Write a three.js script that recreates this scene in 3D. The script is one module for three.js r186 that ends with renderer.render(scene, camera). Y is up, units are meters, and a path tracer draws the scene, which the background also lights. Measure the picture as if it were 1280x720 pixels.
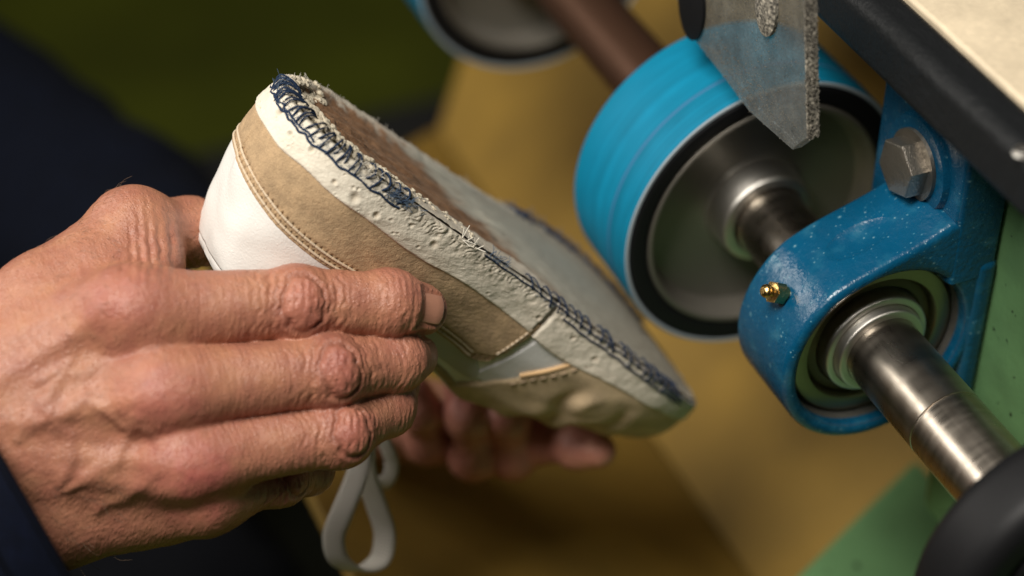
import * as THREE from 'three';
import { mergeGeometries, mergeVertices, toCreasedNormals } from 'three/addons/utils/BufferGeometryUtils.js';
import { RoundedBoxGeometry } from 'three/addons/geometries/RoundedBoxGeometry.js';
import { Brush, Evaluator, SUBTRACTION } from 'three-bvh-csg';
import { RectAreaLightUniformsLib } from 'three/addons/lights/RectAreaLightUniformsLib.js';
import { createNoise3D, createNoise4D } from 'simplex-noise';

// ---------------------------------------------------------------- camera, light, exposure
const renderer = new THREE.WebGLRenderer({ antialias: true });
renderer.setSize(1024, 576);
renderer.toneMapping = THREE.LinearToneMapping;
renderer.toneMappingExposure = 1.0;
renderer.shadowMap.enabled = true;
const scene = new THREE.Scene();
const PITCH = 39.2 * Math.PI / 180;
const camera = new THREE.PerspectiveCamera(2 * Math.atan(360 / 2560) * 180 / Math.PI, 16 / 9, 0.05, 20);
camera.position.set(0, 1.42, 0);
camera.rotation.x = -PITCH;
camera.updateMatrixWorld(true);
camera.focus = 0.616;
camera.userData.fStop = 4.0;
scene.add(camera);

scene.background = new THREE.Color(0.016, 0.015, 0.013);   // the dim workshop round the machine
RectAreaLightUniformsLib.init();
const VQ = camera.quaternion.clone();
const eye = camera.position.clone();
function W(v) { return new THREE.Vector3(v[0], v[1], v[2]).multiplyScalar(0.001).applyQuaternion(VQ).add(eye); }   // lens axes in mm -> metres in the room
function lampPanel(name, at, to, w, h, color, intensity) {
  const l = new THREE.RectAreaLight(color, intensity, w, h);
  l.name = name; l.position.copy(W(at)); l.lookAt(W(to)); scene.add(l); return l;
}
lampPanel('window_light', [-300, 500, 220], [0, 0, -660], 0.42, 0.42, new THREE.Color(1.0, 0.95, 0.87), 28);
lampPanel('added_side_light', [-700, 400, -560], [100, 0, -650], 0.5, 0.22, new THREE.Color(1.0, 0.95, 0.87), 7.5);  // unseen panel added at the left for highlights on shaft and hub

// ---------------------------------------------------------------- helpers
let seed = 7;
function rnd() { seed = (seed + 0x6d2b79f5) | 0; let t = Math.imul(seed ^ (seed >>> 15), 1 | seed); t = (t + Math.imul(t ^ (t >>> 7), 61 | t)) ^ t; return ((t ^ (t >>> 14)) >>> 0) / 4294967296; }
const rr = (a, b) => a + (b - a) * rnd();
const N3 = createNoise3D(rnd);
const N4 = createNoise4D(rnd);
const fbm = (x, y, z, o = 4) => { let s = 0, a = 0.5, f = 1; for (let i = 0; i < o; i++) { s += a * N3(x * f, y * f, z * f); a *= 0.5; f *= 2.03; } return s; };
const clamp = (x, a = 0, b = 1) => Math.min(b, Math.max(a, x));
const lerp = (a, b, t) => a + (b - a) * t;
const sstep = (a, b, x) => { const t = clamp((x - a) / (b - a)); return t * t * (3 - 2 * t); };
const gauss = (x, s) => Math.exp(-x * x / (2 * s * s));
const taken = new Map();
function numbered(n) { const k = taken.get(n) ?? 0; taken.set(n, k + 1); return k ? `${n}_${String(k).padStart(3, '0')}` : n; }
// a frame: origin in lens axes (mm) and three axes in lens axes
function frame(o, x, y, z) {
  const m = new THREE.Matrix4().makeBasis(new THREE.Vector3(...x).normalize(), new THREE.Vector3(...y).normalize(), new THREE.Vector3(...z).normalize());
  return { o, q: VQ.clone().multiply(new THREE.Quaternion().setFromRotationMatrix(m)), m };
}
function thing(name, label, category, f, base = [0, 0, 0], group) {
  const g = new THREE.Group(); g.name = numbered(name);
  g.position.set(...base).multiplyScalar(0.001).applyQuaternion(f.q).add(W(f.o)); g.quaternion.copy(f.q);
  g.userData = { label, category }; if (group) g.userData.group = group;
  g.base = base; scene.add(g); return g;
}
function mesh(name, geo, mat, parent, extra) {
  const list = Array.isArray(geo) ? geo : [geo];
  let g = list.length > 1 ? mergeGeometries(list.map((a) => plain(a))) : list[0];
  let top = parent; while (top && !top.base) top = top.parent;
  const b = top?.base ?? [0, 0, 0];
  g = g.clone(); g.translate(-b[0], -b[1], -b[2]); g.scale(0.001, 0.001, 0.001);
  const m = new THREE.Mesh(g, mat); m.name = name; m.castShadow = m.receiveShadow = true;
  if (extra) Object.assign(m.userData, extra);
  parent.add(m); return m;
}
function plain(a) { const g = a.index ? a.toNonIndexed() : a.clone(); for (const k of Object.keys(g.attributes)) if (!['position', 'normal', 'uv'].includes(k)) g.deleteAttribute(k); if (!g.attributes.uv) g.setAttribute('uv', new THREE.BufferAttribute(new Float32Array(g.attributes.position.count * 2), 2)); return g; }
// uv by the face's main direction, in units of s mm
function boxUV(g0, s = 100) {
  const g = g0.index ? g0.toNonIndexed() : g0; const p = g.attributes.position, n = p.count, uv = new Float32Array(n * 2);
  const a = new THREE.Vector3(), b = new THREE.Vector3(), c = new THREE.Vector3();
  for (let i = 0; i < n; i += 3) {
    a.fromBufferAttribute(p, i); b.fromBufferAttribute(p, i + 1).sub(a); c.fromBufferAttribute(p, i + 2).sub(a); b.cross(c);
    const ax = Math.abs(b.x), ay = Math.abs(b.y), az = Math.abs(b.z), k = ax > ay && ax > az ? 0 : ay > az ? 1 : 2;
    for (let j = 0; j < 3; j++) { const x = p.getX(i + j), y = p.getY(i + j), z = p.getZ(i + j); uv[2 * (i + j)] = (k === 0 ? z : x) / s; uv[2 * (i + j) + 1] = (k === 1 ? z : y) / s; }
  }
  g.setAttribute('uv', new THREE.BufferAttribute(uv, 2)); return g;
}
function tex(w, h, f, { srgb = false, rx = 1, ry = 1 } = {}) {
  const d = new Uint8Array(w * h * 4);
  for (let y = 0; y < h; y++) for (let x = 0; x < w; x++) { const c = f(x / w, y / h, x, y), i = 4 * (y * w + x); if (typeof c === 'number') d[i] = d[i + 1] = d[i + 2] = 255 * clamp(c); else { d[i] = 255 * clamp(c[0]); d[i + 1] = 255 * clamp(c[1]); d[i + 2] = 255 * clamp(c[2]); } d[i + 3] = 255; }
  const t = new THREE.DataTexture(d, w, h); t.wrapS = t.wrapT = THREE.RepeatWrapping; t.magFilter = THREE.LinearFilter; t.minFilter = THREE.LinearMipmapLinearFilter; t.generateMipmaps = true; t.repeat.set(rx, ry); if (srgb) t.colorSpace = THREE.SRGBColorSpace; t.needsUpdate = true; return t;
}
// noise that wraps round in both directions
const tile = (u, v, f, k = 0, o = 4) => { const a = u * 6.28318, b = v * 6.28318, ca = Math.cos(a), sa = Math.sin(a), cb = Math.cos(b), sb = Math.sin(b); let r = f / 6.28318, s = 0, am = 0.5; for (let i = 0; i < o; i++) { s += am * N4(ca * r + k, sa * r + 7.3 * i, cb * r - k, sb * r); am *= 0.5; r *= 2; } return s; };
const std = (o) => new THREE.MeshStandardMaterial(o);
const phys = (o) => new THREE.MeshPhysicalMaterial(o);
const rgb = (r, g, b) => new THREE.Color().setRGB(r, g, b);
const bez = (a, b, c, d, t) => { const s = 1 - t; return s * s * s * a + 3 * s * s * t * b + 3 * s * t * t * c + t * t * t * d; };
// grid surface: f(i/nu, j/nv) -> [x, y, z]; closed in u when wrap
function gridSurf(nu, nv, f, { wrapU = false, uvf, flip = false } = {}) {
  const pos = [], uv = [], idx = [], cu = nu + 1;
  for (let j = 0; j <= nv; j++) for (let i = 0; i <= nu; i++) { const p = f(i / nu, j / nv); pos.push(p[0], p[1], p[2]); const t = uvf ? uvf(i / nu, j / nv, p) : [i / nu, j / nv]; uv.push(t[0], t[1]); }
  for (let j = 0; j < nv; j++) for (let i = 0; i < nu; i++) { const a = j * cu + i, b = a + 1, c = a + cu, d = c + 1; if (flip) idx.push(a, c, b, b, c, d); else idx.push(a, b, c, b, d, c); }
  const g = new THREE.BufferGeometry(); g.setAttribute('position', new THREE.Float32BufferAttribute(pos, 3)); g.setAttribute('uv', new THREE.Float32BufferAttribute(uv, 2)); g.setIndex(idx); g.computeVertexNormals();
  if (wrapU) { const n = g.attributes.normal; for (let j = 0; j <= nv; j++) { const a = j * cu, b = a + nu, x = n.getX(a) + n.getX(b), y = n.getY(a) + n.getY(b), z = n.getZ(a) + n.getZ(b), l = Math.hypot(x, y, z) || 1; n.setXYZ(a, x / l, y / l, z / l); n.setXYZ(b, x / l, y / l, z / l); } }
  return g;
}
function tube(pts, r, seg = 40, rad = 6, closed = false) { return new THREE.TubeGeometry(new THREE.CatmullRomCurve3(pts.map((p) => new THREE.Vector3(...p)), closed), seg, r, rad, closed); }
// ---------------------------------------------------------------- the machine: x right of the shaft, y up, z along the shaft towards us
const MACH = { o: [116, -20, -640] };
{ const z = new THREE.Vector3(0.394, -0.581, 0.712).normalize(), up = new THREE.Vector3(0, Math.cos(PITCH), Math.sin(PITCH)), x = up.clone().cross(z).normalize(), y = z.clone().cross(x); Object.assign(MACH, { X: x.toArray(), Y: y.toArray(), Z: z.toArray() }); }
const machF = frame(MACH.o, MACH.X, MACH.Y, MACH.Z);
const dot = (a, b) => a[0] * b[0] + a[1] * b[1] + a[2] * b[2];
function sight(px, py, n, k) {   // where the line of sight meets the plane n . p = k of the machine's axes
  const d = [(px - 640) / 2560, (360 - py) / 2560, -1], D = [dot(MACH.X, d), dot(MACH.Y, d), dot(MACH.Z, d)], O = [-dot(MACH.X, MACH.o), -dot(MACH.Y, MACH.o), -dot(MACH.Z, MACH.o)];
  const t = (k - dot(n, O)) / dot(n, D); return O.map((o, i) => o + t * D[i]);
}
const ringNoise = tex(8, 1024, (u, v, x, y) => 0.5 + 0.3 * N3(y * 0.11, 3, 1) + 0.3 * N3(y * 0.5, 7, 1));
const brushed = tex(512, 512, (u, v, x, y) => 0.5 + 0.28 * N3(y * 0.35, x * 0.012, 2) + 0.25 * tile(u, v, 6, 4, 3));
const grime = tex(512, 512, (u, v) => { const n = tile(u, v, 7, 50, 5), m = tile(u, v, 40, 60, 3); return 0.55 + 0.5 * n + 0.25 * m; });
// enamel with dust lying on it: pale specks and hazy smears
const specks = []; for (let i = 0; i < 420; i++) specks.push([rnd() * 1024, rnd() * 1024, rr(0.55, 1) ** 2 * (rnd() < 0.1 ? 8 : 4.6), rr(0.3, 1)]);
const dustField = new Float32Array(1024 * 1024);
for (const [sx, sy, r, s] of specks) for (let y = -12; y <= 12; y++) for (let x = -12; x <= 12; x++) { const q = (x * x + y * y * 1.6) / (r * r), i = ((Math.round(sy) + y + 1024) % 1024) * 1024 + (Math.round(sx) + x + 1024) % 1024; dustField[i] = Math.max(dustField[i], s * Math.exp(-q)); }
const paintMap = tex(1024, 1024, (u, v, x, y) => { const n = tile(u, v, 5, 70, 5), d = clamp(dustField[y * 1024 + x] + 0.45 * Math.max(0, n - 0.08) + 0.03 * Math.max(0, tile(u, v, 90, 71, 2))), k = 1 + 0.12 * tile(u, v, 3, 77, 3); const a = [0.03 * k, 0.295 * k, 0.425 * k]; return a.map((c, i) => lerp(c, [0.76, 0.78, 0.76][i], d * 0.8)); }, { srgb: true });
const paintRough = tex(512, 512, (u, v) => 0.26 + 0.26 * tile(u, v, 8, 81, 5) + 0.16 * tile(u, v, 60, 83, 2));
const paintBump = tex(512, 512, (u, v) => 0.5 + 0.42 * tile(u, v, 22, 86, 4) + 0.15 * tile(u, v, 90, 88, 2));
const greenMap = tex(512, 512, (u, v) => { const n = tile(u, v, 5, 90, 5), s = tile(u, v, 24, 95, 4), k = 1 + 0.12 * n - 0.75 * sstep(0.42, 0.5, s); return [0.37 * k, 0.515 * k, 0.345 * k]; }, { srgb: true });
const ochreMap = tex(512, 512, (u, v) => { const n = tile(u, v, 4, 98, 5), k = 1 + 0.22 * n; return [0.545 * k, 0.43 * k, 0.165 * k]; }, { srgb: true });
const MM = {
  steel: phys({ map: tex(512, 512, (u, v, x, y) => { const n = tile(u, v, 5, 220, 5), l = N3(y * 0.4, 3, 1), k = 1 + 0.16 * n + 0.07 * l, b = sstep(0.12, 0.4, n); return [0.665 * k, (0.63 - 0.05 * b) * k, (0.585 - 0.09 * b) * k]; }, { srgb: true }), metalness: 1, roughness: 0.52, roughnessMap: tex(512, 512, (u, v, x, y) => 0.58 + 0.28 * tile(u, v, 6, 230, 5) + 0.10 * N3(y * 0.6, x * 0.01, 5)), bumpMap: brushed, bumpScale: 0.00003 }),
  rusty: phys({ color: rgb(0.10, 0.05, 0.03), metalness: 0.7, roughness: 0.46, bumpMap: grime, bumpScale: 0.0003 }),
  disc: phys({ color: rgb(0.26, 0.24, 0.205), metalness: 0.6, roughness: 0.44, anisotropy: 0.85, anisotropyRotation: Math.PI / 2, bumpMap: ringNoise, bumpScale: 0.00006 }),
  hub: phys({ color: rgb(0.68, 0.65, 0.60), metalness: 1, roughness: 0.38, bumpMap: ringNoise, bumpScale: 0.00003 }),
  rubber: phys({ color: rgb(0.008, 0.008, 0.009), roughness: 0.5, specularIntensity: 0.45, bumpMap: grime, bumpScale: 0.0001 }),
  belt: phys({ map: tex(64, 512, (u, v, x, y) => { const k = 1 + 0.10 * N3(y * 0.02, 5, 1) + 0.05 * N3(y * 0.12, 9, 1) + 0.10 * tile(u, v, 24, 210, 2); return [0.015 * k, 0.46 * k, 0.59 * k]; }, { srgb: true }), specularIntensity: 0.4, roughness: 0.6, bumpMap: fineGrain(), bumpScale: 0.0001 }),
  beltDark: phys({ color: rgb(0.03, 0.15, 0.30), roughness: 0.7 }),
  beltEdge: phys({ color: rgb(0.36, 0.42, 0.46), roughness: 0.8 }),
  paint: phys({ map: paintMap, roughness: 1, roughnessMap: paintRough, bumpMap: paintBump, bumpScale: 0.00035, specularIntensity: 0.8, clearcoat: 0.15, clearcoatRoughness: 0.3 }),
  cast: phys({ color: rgb(0.10, 0.095, 0.085), roughness: 0.8, metalness: 0.3, bumpMap: grime, bumpScale: 0.0012 }),
  bearing: phys({ color: rgb(0.36, 0.29, 0.20), metalness: 1, roughness: 0.28, bumpMap: ringNoise, bumpScale: 0.00003 }),
  seal: phys({ color: rgb(0.16, 0.125, 0.085), metalness: 0.8, roughness: 0.4, bumpMap: ringNoise, bumpScale: 0.00004 }),
  brass: phys({ color: rgb(0.62, 0.42, 0.16), metalness: 1, roughness: 0.26, bumpMap: grime, bumpScale: 0.0002 }),
  bolt: phys({ color: rgb(0.33, 0.30, 0.26), metalness: 0.9, roughness: 0.36, roughnessMap: null, bumpMap: grime, bumpScale: 0.0004 }),
  green: phys({ map: greenMap, roughness: 0.45, bumpMap: grime, bumpScale: 0.0002 }),
  ochre: phys({ map: ochreMap, roughness: 0.7 }),
  trim: phys({ color: rgb(0.010, 0.011, 0.012), roughness: 0.5, specularIntensity: 0.45, bumpMap: grime, bumpScale: 0.0006 }),
  cream: phys({ map: tex(512, 512, (u, v) => { const n = tile(u, v, 5, 110, 5), s = tile(u, u * 0.2 + v, 30, 112, 3), k = 1 + 0.10 * n + 0.07 * s; return [0.85 * k, 0.785 * k, 0.675 * k]; }, { srgb: true }), roughness: 0.55, bumpMap: grime, bumpScale: 0.0001 }),
  shell: phys({ map: tex(512, 512, (u, v) => { const n = tile(u, v, 5, 120, 5), s = tile(u, v, 70, 122, 3), k = clamp(0.98 + 0.2 * n + 0.25 * s, 0.1, 1.1); return [0.86 * k, 0.87 * k, 0.86 * k]; }, { srgb: true }), roughness: 0.22, transmission: 0.9, thickness: 0, bumpMap: grime, bumpScale: 0.0004 }),
  dustEdge: phys({ map: tex(512, 512, (u, v) => { const n = tile(u, v, 20, 130, 4), k = clamp(0.5 + 0.8 * n, 0.1, 1); return [0.92 * k, 0.88 * k, 0.80 * k]; }, { srgb: true }), roughness: 0.95, bumpMap: grime, bumpScale: 0.0003 }),
};
function fineGrain() { return tex(256, 256, (u, v) => 0.5 + 0.5 * tile(u, v, 60, 140, 2)); }
function lathe(pts, seg = 96) { const g = new THREE.LatheGeometry(pts.map(([r, z]) => new THREE.Vector2(r, z)), seg); g.rotateX(Math.PI / 2); return toCreasedNormals(g, 0.6); }   // r, z pairs
function arc(cx, cz, r, a0, a1, n = 5) { const o = []; for (let i = 0; i <= n; i++) { const a = lerp(a0, a1, i / n) * Math.PI / 180; o.push([cx + r * Math.cos(a), cz + r * Math.sin(a)]); } return o; }

// the floor of the workshop, far below
{ const g = new THREE.PlaneGeometry(6, 6); g.rotateX(-Math.PI / 2); const m = new THREE.Mesh(g, std({ map: tex(512, 512, (u, v) => { const n = tile(u, v, 5, 200, 5), k = 1 + 0.25 * n; return [0.42 * k, 0.45 * k, 0.10 * k]; }, { srgb: true, rx: 4, ry: 4 }), roughness: 0.8 })); m.name = 'floor'; m.position.set(0, 0, -1); m.receiveShadow = true; m.userData = { kind: 'structure', label: 'dark olive green workshop floor out of focus', category: 'floor' }; scene.add(m); }

// dust hopper below the wheels: two sloping sheets that meet in a seam
const hop = thing('dust_hopper', 'ochre sheet metal dust trough below the sanding wheels', 'hopper', machF, [27, -200, -100]);
{
  const L = [-152, -120], S = [26, -215], B = [165, -60], zb = -470, zf = 160;
  const nl = [S[1] - L[1], -(S[0] - L[0]), 0], ln = Math.hypot(...nl), n = nl.map((x) => -x / ln), k = n[0] * S[0] + n[1] * S[1];
  const e1 = sight(500, 190, n, k), e2 = sight(720, 75, n, k), sl = (e2[2] - e1[2]) / (e2[0] - e1[0]), zAt = (x) => e1[2] + sl * (x - e1[0]);
  
  const sheet = (p, q, zp, zq, t) => { const s = new THREE.Shape(), len = Math.hypot(q[0] - p[0], q[1] - p[1]); s.moveTo(0, zp); s.lineTo(len, zq); s.lineTo(len, zf); s.lineTo(0, zf); s.closePath(); const g = new THREE.ExtrudeGeometry(s, { depth: t, bevelEnabled: true, bevelSize: 1, bevelThickness: 1, bevelSegments: 2 }); const dx = (q[0] - p[0]) / len, dy = (q[1] - p[1]) / len; g.applyMatrix4(new THREE.Matrix4().set(dx, 0, dy, p[0], dy, 0, -dx, p[1], 0, 1, 0, 0, 0, 0, 0, 1)); return boxUV(g, 300); };
  mesh('side_sheet', sheet(L, [S[0] - 2, S[1] + 1], zAt(L[0]), zAt(S[0]), 3), MM.ochre, hop);
  mesh('side_sheet', sheet([S[0] + 1, S[1]], B, zAt(S[0]), zAt(B[0]), 3), MM.ochre, hop);
}
// green body: a column behind the bearing and a base below
const body = thing('machine_cabinet', 'light green enamelled machine body behind the blue bearing and below the shaft', 'machine', machF, [60, -150, 40]);
{
  const col = new RoundedBoxGeometry(160, 196, 240, 4, 8); col.translate(118.4, -4, 100); mesh('column', boxUV(col, 120), MM.green, body);
  const a = sight(1010, 720, [0, 1, 0], -150), b = sight(1160, 570, [0, 1, 0], -150), s = new THREE.Shape(), d = [b[0] - a[0], b[2] - a[2]];
  s.moveTo(a[0] - d[0] * 2, -(a[2] - d[1] * 2)); s.lineTo(a[0] + d[0] * 3, -(a[2] + d[1] * 3)); s.lineTo(a[0] + d[0] * 3, -300); s.lineTo(a[0] - d[0] * 2, -300); s.closePath();
  const g = new THREE.ExtrudeGeometry(s, { depth: 120, bevelEnabled: true, bevelSize: 5, bevelThickness: 5, bevelSegments: 3 }); g.rotateX(-Math.PI / 2); g.translate(0, -275, 0); mesh('base', boxUV(g, 200), MM.green, body);
}
{ const p = new RoundedBoxGeometry(330, 470, 520, 3, 12); p.translate(105, -640, -500); mesh('shade_block', boxUV(p, 200), std({ color: rgb(0.006, 0.006, 0.005), roughness: 0.9 }), body, { label: 'added black block standing in for the shade under the machine' }); }  // black box added in place of the shade behind the hopper
// shaft
const shaft = thing('drive_shaft', 'bright steel drive shaft running through the blue bearing and the wheels', 'shaft', machF, [0, 0, 0]);
{
  const R = 12.6, near = []; for (let z = -130; z <= 100; z += 10) near.push([R, z]);
  mesh('shaft_journal', lathe([[0, -132], [R, -132], [R, 36], [R - 0.3, 36.2], [R - 0.3, 36.8], [R, 37], [R, 120], [0, 120]]), MM.steel, shaft, { label: 'polished steel front length of the shaft' });
  mesh('shaft_tail', lathe([[0, -520], [R + 0.2, -520], [R + 0.2, -133], [0, -133]]), MM.rusty, shaft, { label: 'brown tarnished rear length of the shaft' });
}
// sanding wheels
const WZ = -76;
const wheel = thing('sanding_wheel', 'blue sanding wheel with black rim and turned steel face in front of the shoe toe', 'sanding wheel', machF, [0, 0, WZ], 'sanding wheels on the shaft');
{
  const z = WZ, w = 41;
  mesh('abrasive_belt', lathe([[51.2, z - w], ...arc(51.6, z - w + 1.6, 1.6, -90, 0, 3), [53.3, z - w + 6], [53.3, z - 13], ...arc(52.6, z - 0.6, 0.6, 0, 60, 2)], 180), MM.belt, wheel);
  mesh('belt_joint_line', lathe([[53.25, z - 12.6], [53.42, z - 12.4], [53.42, z - 11.6], [53.25, z - 11.4]], 180), MM.beltDark, wheel);
  mesh('belt_edge', lathe([[52.9, z - 0.2], [52.6, z + 0.35], [51.7, z + 0.35], [51.3, z - 0.4]], 180), MM.beltEdge, wheel);
  mesh('rubber_rim', lathe([[51.2, z - w], [51.3, z - 0.8], ...arc(50.2, z - 0.4, 0.9, 10, 90, 3), [45.2, z - 0.2], [44.3, z - 1.2], [44.3, z - w + 2], [51.2, z - w]], 180), MM.rubber, wheel);
  mesh('wheel_disc', lathe([[44.3, z - 3], [44.2, z - 0.6], ...arc(43.6, z - 0.6, 0.6, 0, 90, 3), [42.6, z - 0.2], [41.8, z - 1.4], [41.2, z - 6], [39.5, z - 8.5], [34, z - 9.4], [24, z - 9.8], [19, z - 9.5], [17.6, z - 8.2]], 160), MM.disc, wheel);
  mesh('hub', lathe([[17.8, z - 9], [17.5, z - 4], [17.0, z + 0.5], ...arc(15.6, z + 0.7, 1.3, 10, 90, 4), [13.4, z + 2.1], [12.9, z + 1], [12.7, z - 2]], 120), MM.hub, wheel);
  const w2 = wheel.clone(); w2.name = numbered('sanding_wheel'); scene.add(w2); w2.position.add(new THREE.Vector3(0, 0, -0.190).applyQuaternion(machF.q)); w2.userData = { ...wheel.userData, label: 'blurred blue rimmed wheel with grey face farther back on the brown shaft' };
}
// black roller at the near end
const roller = thing('rubber_roller', 'black rubber roller on the near end of the shaft, cut by the corner', 'roller', machF, [0, 0, 100]);
mesh('tyre', lathe([[13.2, 84], [34, 84], ...arc(37.5, 91, 7, -80, 0, 6), ...arc(37.5, 101, 7, 0, 80, 6), [33.5, 107.6], [32.8, 106], [31.2, 106], [30.4, 108], [24, 109.5], [13.2, 110]], 160), MM.rubber, roller);
mesh('hub_nut', lathe([[12.7, 109], [19, 110.5], [18, 116], [12.7, 117]], 60), MM.steel, roller);

// blue cast bearing bracket
const br = thing('bearing_bracket', 'blue cast iron bearing housing dusted with white, bolted to the green column', 'bearing', machF, [20, 0, -16]);
{
  const R = 35, s = new THREE.Shape();
  const ex = 19, a1 = 126 * Math.PI / 180;
  s.moveTo(R * Math.cos(a1), R * Math.sin(a1));
  s.bezierCurveTo(-8, 35.2, 4, 36, ex, 43.5); s.lineTo(33.6, 43.5); s.lineTo(33.6, 16);
  s.lineTo(R * Math.cos(0.2), R * Math.sin(0.2));
  s.absarc(0, 0, R, 0.2, a1 - 2 * Math.PI, true);
  const hole = new THREE.Path(); hole.absarc(0, 0, 30, 0, Math.PI * 2, false); s.holes.push(hole);
  const g = new THREE.ExtrudeGeometry(s, { depth: 27, bevelEnabled: true, bevelSize: 2.4, bevelOffset: -2.4, bevelThickness: 2.4, bevelSegments: 5, curveSegments: 72 });
  g.translate(0, 0, -29.6); 
  const dish = new THREE.SphereGeometry(1, 48, 24); dish.scale(14.5, 2.3, 6.8); dish.rotateZ(0.33); dish.translate(-4, 36.1, -15.5);
  const ev = new Evaluator(); ev.useGroups = false; const ba = new Brush(mergeVertices(g)), bb = new Brush(dish); ba.updateMatrixWorld(); bb.updateMatrixWorld();
  const ring = toCreasedNormals(boxUV(ev.evaluate(ba, bb, SUBTRACTION).geometry, 70), 0.6);
  mesh('housing', ring, MM.paint, br);
  // rib with a shallow dished top: a raised pad on the arm
  const flange = new THREE.Shape(); const zA = -48, zB = 0, y0 = 19, y1 = 93;   // plate seen from the side: z to the right, y up
  flange.moveTo(zA + 6, y1); flange.lineTo(zB - 6, y1); flange.quadraticCurveTo(zB, y1, zB, y1 - 6); flange.lineTo(zB, y0 + 1); flange.lineTo(zB - 2, y0); flange.lineTo(zA + 4, y0 - 4); flange.lineTo(zA, y0); flange.lineTo(zA, y1 - 6); flange.quadraticCurveTo(zA, y1, zA + 6, y1);
  const fg = new THREE.ExtrudeGeometry(flange, { depth: 13, bevelEnabled: true, bevelSize: 2.2, bevelOffset: -2.2, bevelThickness: 2.2, bevelSegments: 4, curveSegments: 10 });
  fg.applyMatrix4(new THREE.Matrix4().set(0, 0, 1, 22.6, 0, 1, 0, 0, -1, 0, 0, 0, 0, 0, 0, 1)); fg.applyMatrix4(new THREE.Matrix4().makeScale(1, 1, -1)); // z back the right way round
  const fi = fg.index ? fg.toNonIndexed() : fg; { const p = fi.attributes.position; for (let i = 0; i < p.count; i += 3) { const t = [p.getX(i + 1), p.getY(i + 1), p.getZ(i + 1)]; p.setXYZ(i + 1, p.getX(i + 2), p.getY(i + 2), p.getZ(i + 2)); p.setXYZ(i + 2, ...t); } fi.computeVertexNormals(); }
  mesh('flange', toCreasedNormals(boxUV(fi, 70), 0.7), MM.paint, br);
  const low = new RoundedBoxGeometry(8.2, 76, 52, 5, 3.4); low.translate(34.6, -12, -25.2); mesh('lower_flange', boxUV(low, 70), MM.paint, br);
  // pad round the bolt
  const pad = new THREE.CylinderGeometry(15.5, 16.5, 2.4, 40); pad.rotateZ(Math.PI / 2);
  // bolt
  const bc = sight(1128, 212, [1, 0, 0], 14), by = bc[1] + 1, bz = bc[2];
  
  pad.translate(19.6, by, bz); mesh('boss', boxUV(pad, 70), MM.paint, br);
  const hexS = new THREE.Shape(); for (let i = 0; i < 6; i++) { const a = i * Math.PI / 3 + 0.35, p = [9.6 * Math.cos(a), 9.6 * Math.sin(a)]; i ? hexS.lineTo(...p) : hexS.moveTo(...p); } hexS.closePath();
  const hg = new THREE.ExtrudeGeometry(hexS, { depth: 6.5, bevelEnabled: true, bevelSize: 0.8, bevelOffset: -0.8, bevelThickness: 0.7, bevelSegments: 3 }); hg.rotateY(-Math.PI / 2); hg.translate(18.3, by, bz);
  const bolt = mesh('bolt', toCreasedNormals(boxUV(hg, 40), 0.5), MM.bolt, br);
  const wsh = new THREE.CylinderGeometry(11.6, 11.6, 1.6, 40); wsh.rotateZ(Math.PI / 2); wsh.translate(17.9, by, bz); mesh('washer', wsh, MM.bolt, bolt);
  // dished oval on the top of the arm: a low rim that stands proud
  const o1 = sight(1015, 325, [-0.42, 0.9, 0], 33), o2 = sight(1128, 280, [-0.42, 0.9, 0], 33);
  
  // grease nipple
  const nip = sight(955, 358, [0, 0, 1], -16), na = Math.atan2(nip[1], nip[0]); 
  const np = lathe([[0, 9.2], [1.1, 9.2], [1.9, 8.6], [2.2, 7.8], [1.7, 6.9], [1.35, 6.4], [1.6, 5.6], [2.9, 5.3], [2.9, 5.2]], 24), nx = new THREE.CylinderGeometry(3.6, 3.6, 3.8, 6); nx.rotateX(Math.PI / 2); nx.translate(0, 0, 3.4); const nb = new THREE.CylinderGeometry(2.6, 2.6, 3, 20); nb.rotateX(Math.PI / 2); nb.translate(0, 0, 0.5);
  const nipG = mergeGeometries([plain(np), plain(nx), plain(nb)]); nipG.rotateY(Math.PI / 2); nipG.rotateZ(na + 0.15); nipG.translate(34.6 * Math.cos(na), 34.6 * Math.sin(na), -16);
  mesh('grease_nipple', boxUV(nipG, 20), MM.brass, br);
  // bore, bearing rings and seal
  mesh('bore', lathe([[30.4, -1.2], [30.2, -2.6], [29.4, -10], [28.6, -17], [24, -18.5]], 90), MM.cast, br);
  const ringB = mesh('bearing_ring', lathe([[28.9, -17], [28.8, -8], ...arc(27.8, -7.6, 1, 0, 90, 3), [23.4, -6.6], [22.8, -7.6], [22.5, -10]], 110), MM.bearing, br);
  mesh('seal', lathe([[22.6, -10], [21.5, -9], [19.2, -8.6], [18.2, -9.6]], 100), MM.seal, ringB);
  mesh('inner_collar', lathe([[18.2, -14], [18.1, -5], ...arc(17.1, -4.6, 1, 0, 90, 3), [16.0, -3.6], [15.5, -4.4], [15.3, -1.2], ...arc(14.5, -1.2, 0.8, 0, 90, 3), [12.7, -0.4]], 110), MM.hub, br);
}
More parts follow.
